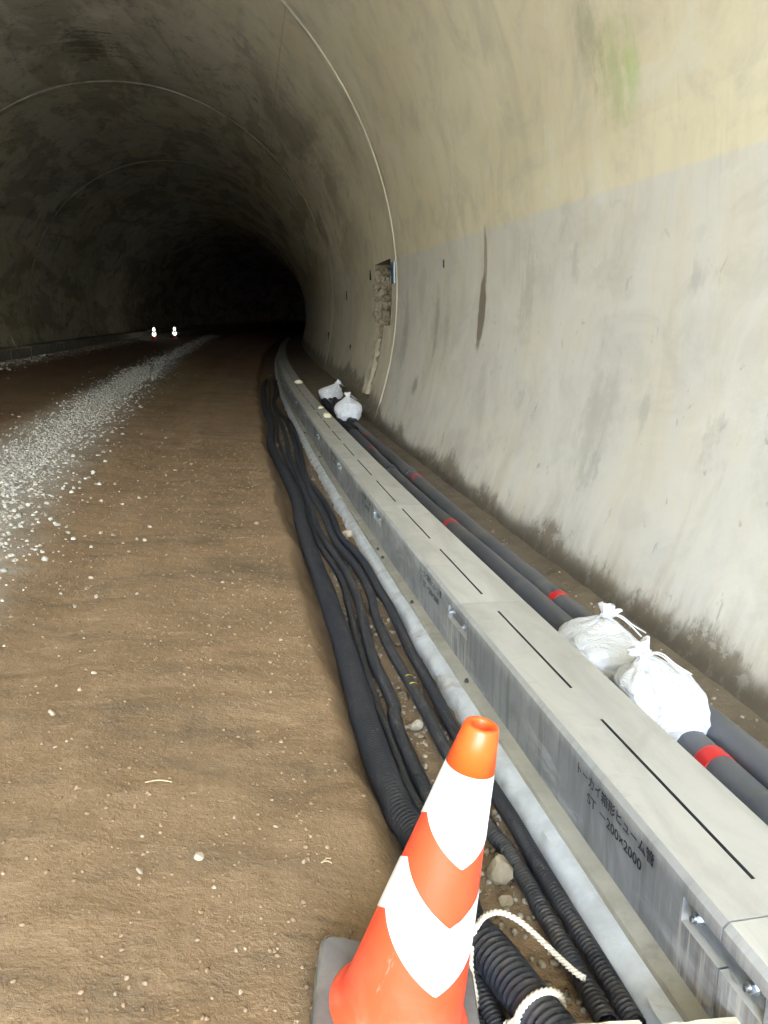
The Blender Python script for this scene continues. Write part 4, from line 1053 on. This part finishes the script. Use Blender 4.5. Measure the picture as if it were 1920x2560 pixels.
# loose masses nobody could count
def scatter(n, fs, fu, smin, smax, name, mat, seed, label, zf=ground_z, flat=.7):
    g = random.Random(seed); pts, sz = [], []
    for _ in range(n):
        s = fs(g); u = fu(g, s); r_ = smin + (smax - smin) * g.random() ** 3; pts.append(W(s, u, zf(s, u) - r_ * .15)); sz.append(r_)
    o = rocks(name, pts, sz, mat, None, flat, seed, .2); tag(o, label, None, None, 'stuff'); return o
def gs(a, b, pw): return lambda g: a + (b - a) * g.random() ** pw
def gravu(g, s): return -2.55 - .040 * s + g.gauss(0, .17 if g.random() < .75 else .36) + .08 * nz(s * 1.5, 2)
scatter(21000, lambda g: 5 + 19 * g.random() ** 1.5 if g.random() < .72 else g.uniform(-2.5, 5), gravu, .006, .026, 'gravel_strip', M['gravel'], 31, 'grey crushed gravel strip running along the dirt road')
scatter(3500, gs(20, 60, 1.2), lambda g, s: -2.55 - .040 * s + g.gauss(0, .25), .015, .04, 'gravel_strip', M['gravel'], 32, 'grey crushed gravel strip fading into the dark')
scatter(6500, gs(1.0, 10, 1.6), lambda g, s: -.66 - 3.9 * abs(nz(s * 1.1, g.random() * 9, 3)) ** .6 * g.random() ** .8 - .02, .0012, .0085, 'road_grit', M['clod'], 33, 'scattered grit and dirt crumbs on the road')
scatter(650, gs(1.0, 14, 1.5), lambda g, s: g.uniform(-5, -.75), .002, .008, 'road_grit', M['pale_stone'], 36, 'scattered pale grit on the road')
scatter(1200, gs(1.0, 9, 1.5), lambda g, s: g.gauss(-.72, .10), .0015, .008, 'bank_crumbs', M['clod'], 34, 'crumbling dirt along the edge of the hose trench')
scatter(3200, gs(1.2, 13, 1.6), lambda g, s: g.uniform(-.40, -.13) + (-.02 if g.random() < .5 else .0), .003, .016, 'trench_rubble', M['rubble'], 35, 'brown rubble in the trench beside the drain')
scatter(900, gs(1.3, 12, 1.4), lambda g, s: g.uniform(.7, 1.0), .003, .013, 'wall_foot_rubble', M['rubble'], 37, 'muddy crumbs at the foot of the tunnel wall', walk_z)
scatter(2500, gs(14, 60, 1.2), lambda g, s: LK + .15 + abs(g.gauss(0, .45)), .01, .04, 'kerb_gravel', M['gravel'], 38, 'gravel spilled along the foot of the opposite kerb')

# straws, leaning pole, pale boards
for (p, q) in ((q5(625, 970), q5(742, 962)), (q5(1392, 1316), q5(1432, 1303)), (z6(145, 1120), z6(215, 1103))):
    a = Vector(W(*on_ground(*p))); b = Vector(W(*on_ground(*q))); mid_ = (a + b) / 2 + Vector((0, 0, .004)) + Vector((0, .008, 0))
    Q, t = catmull([(a + Vector((0, 0, .002)))[:], mid_[:], (b + Vector((0, 0, .002)))[:]], .01); V, F = sweep(Q, np.full(len(Q), .0016), 6)
    tag(fast_mesh('straw', V, F, M['straw'], None, True), 'thin dry straw lying on the dirt road', 'straw', 'straws on the dirt road')
sA = 27.0; zk = road_z(sA, LK) + .26
a = W(sA, LK - .4, zk - .05); b = W(sA + 1.6, UC - math.sqrt(RT ** 2 - (zk + 1.05 - ZC) ** 2) + .03, zk + 1.05)
Q, t = catmull([a[:], ((a + b) / 2)[:], b[:]], .1); V, F = sweep(Q, np.full(len(Q), .016), 10)
tag(fast_mesh('pole', V, F, M['conduit'], None, True), 'thin pale pole leaning on the dark far tunnel wall', 'pole')
def board(label, pL, pR, z, depth, th_):
    a, b = at_z(*pL, z), at_z(*pR, z); d = (b - a); L_ = d.length; ang = math.atan2(d.y, d.x)
    bm = box_bm(L_, depth, th_, .004, 2, off=(L_ / 2, -depth / 2, -th_ / 2))
    bmesh.ops.subdivide_edges(bm, edges=[e for e in bm.edges if e.calc_length() > L_ * .5], cuts=6)
    for v in bm.verts: v.co += Vector((nz(v.co.y * 30, v.co.z * 30), nz(v.co.x * 30, 4), nz(v.co.x * 25, v.co.y * 25, 8))) * .0035
    o = from_bm('board', bm, M['board']); o.location = a; o.rotation_euler = (0, 0, ang); tag(o, label, 'board', 'pale boards across the trench')
board('pale cream board lying across the corrugated hoses', (1425, 2556), (1602, 2545), .145, .14, .028)
board('pale cream board butting against the drain face', (1650, 2556), (1874, 2533), .125, .14, .03)
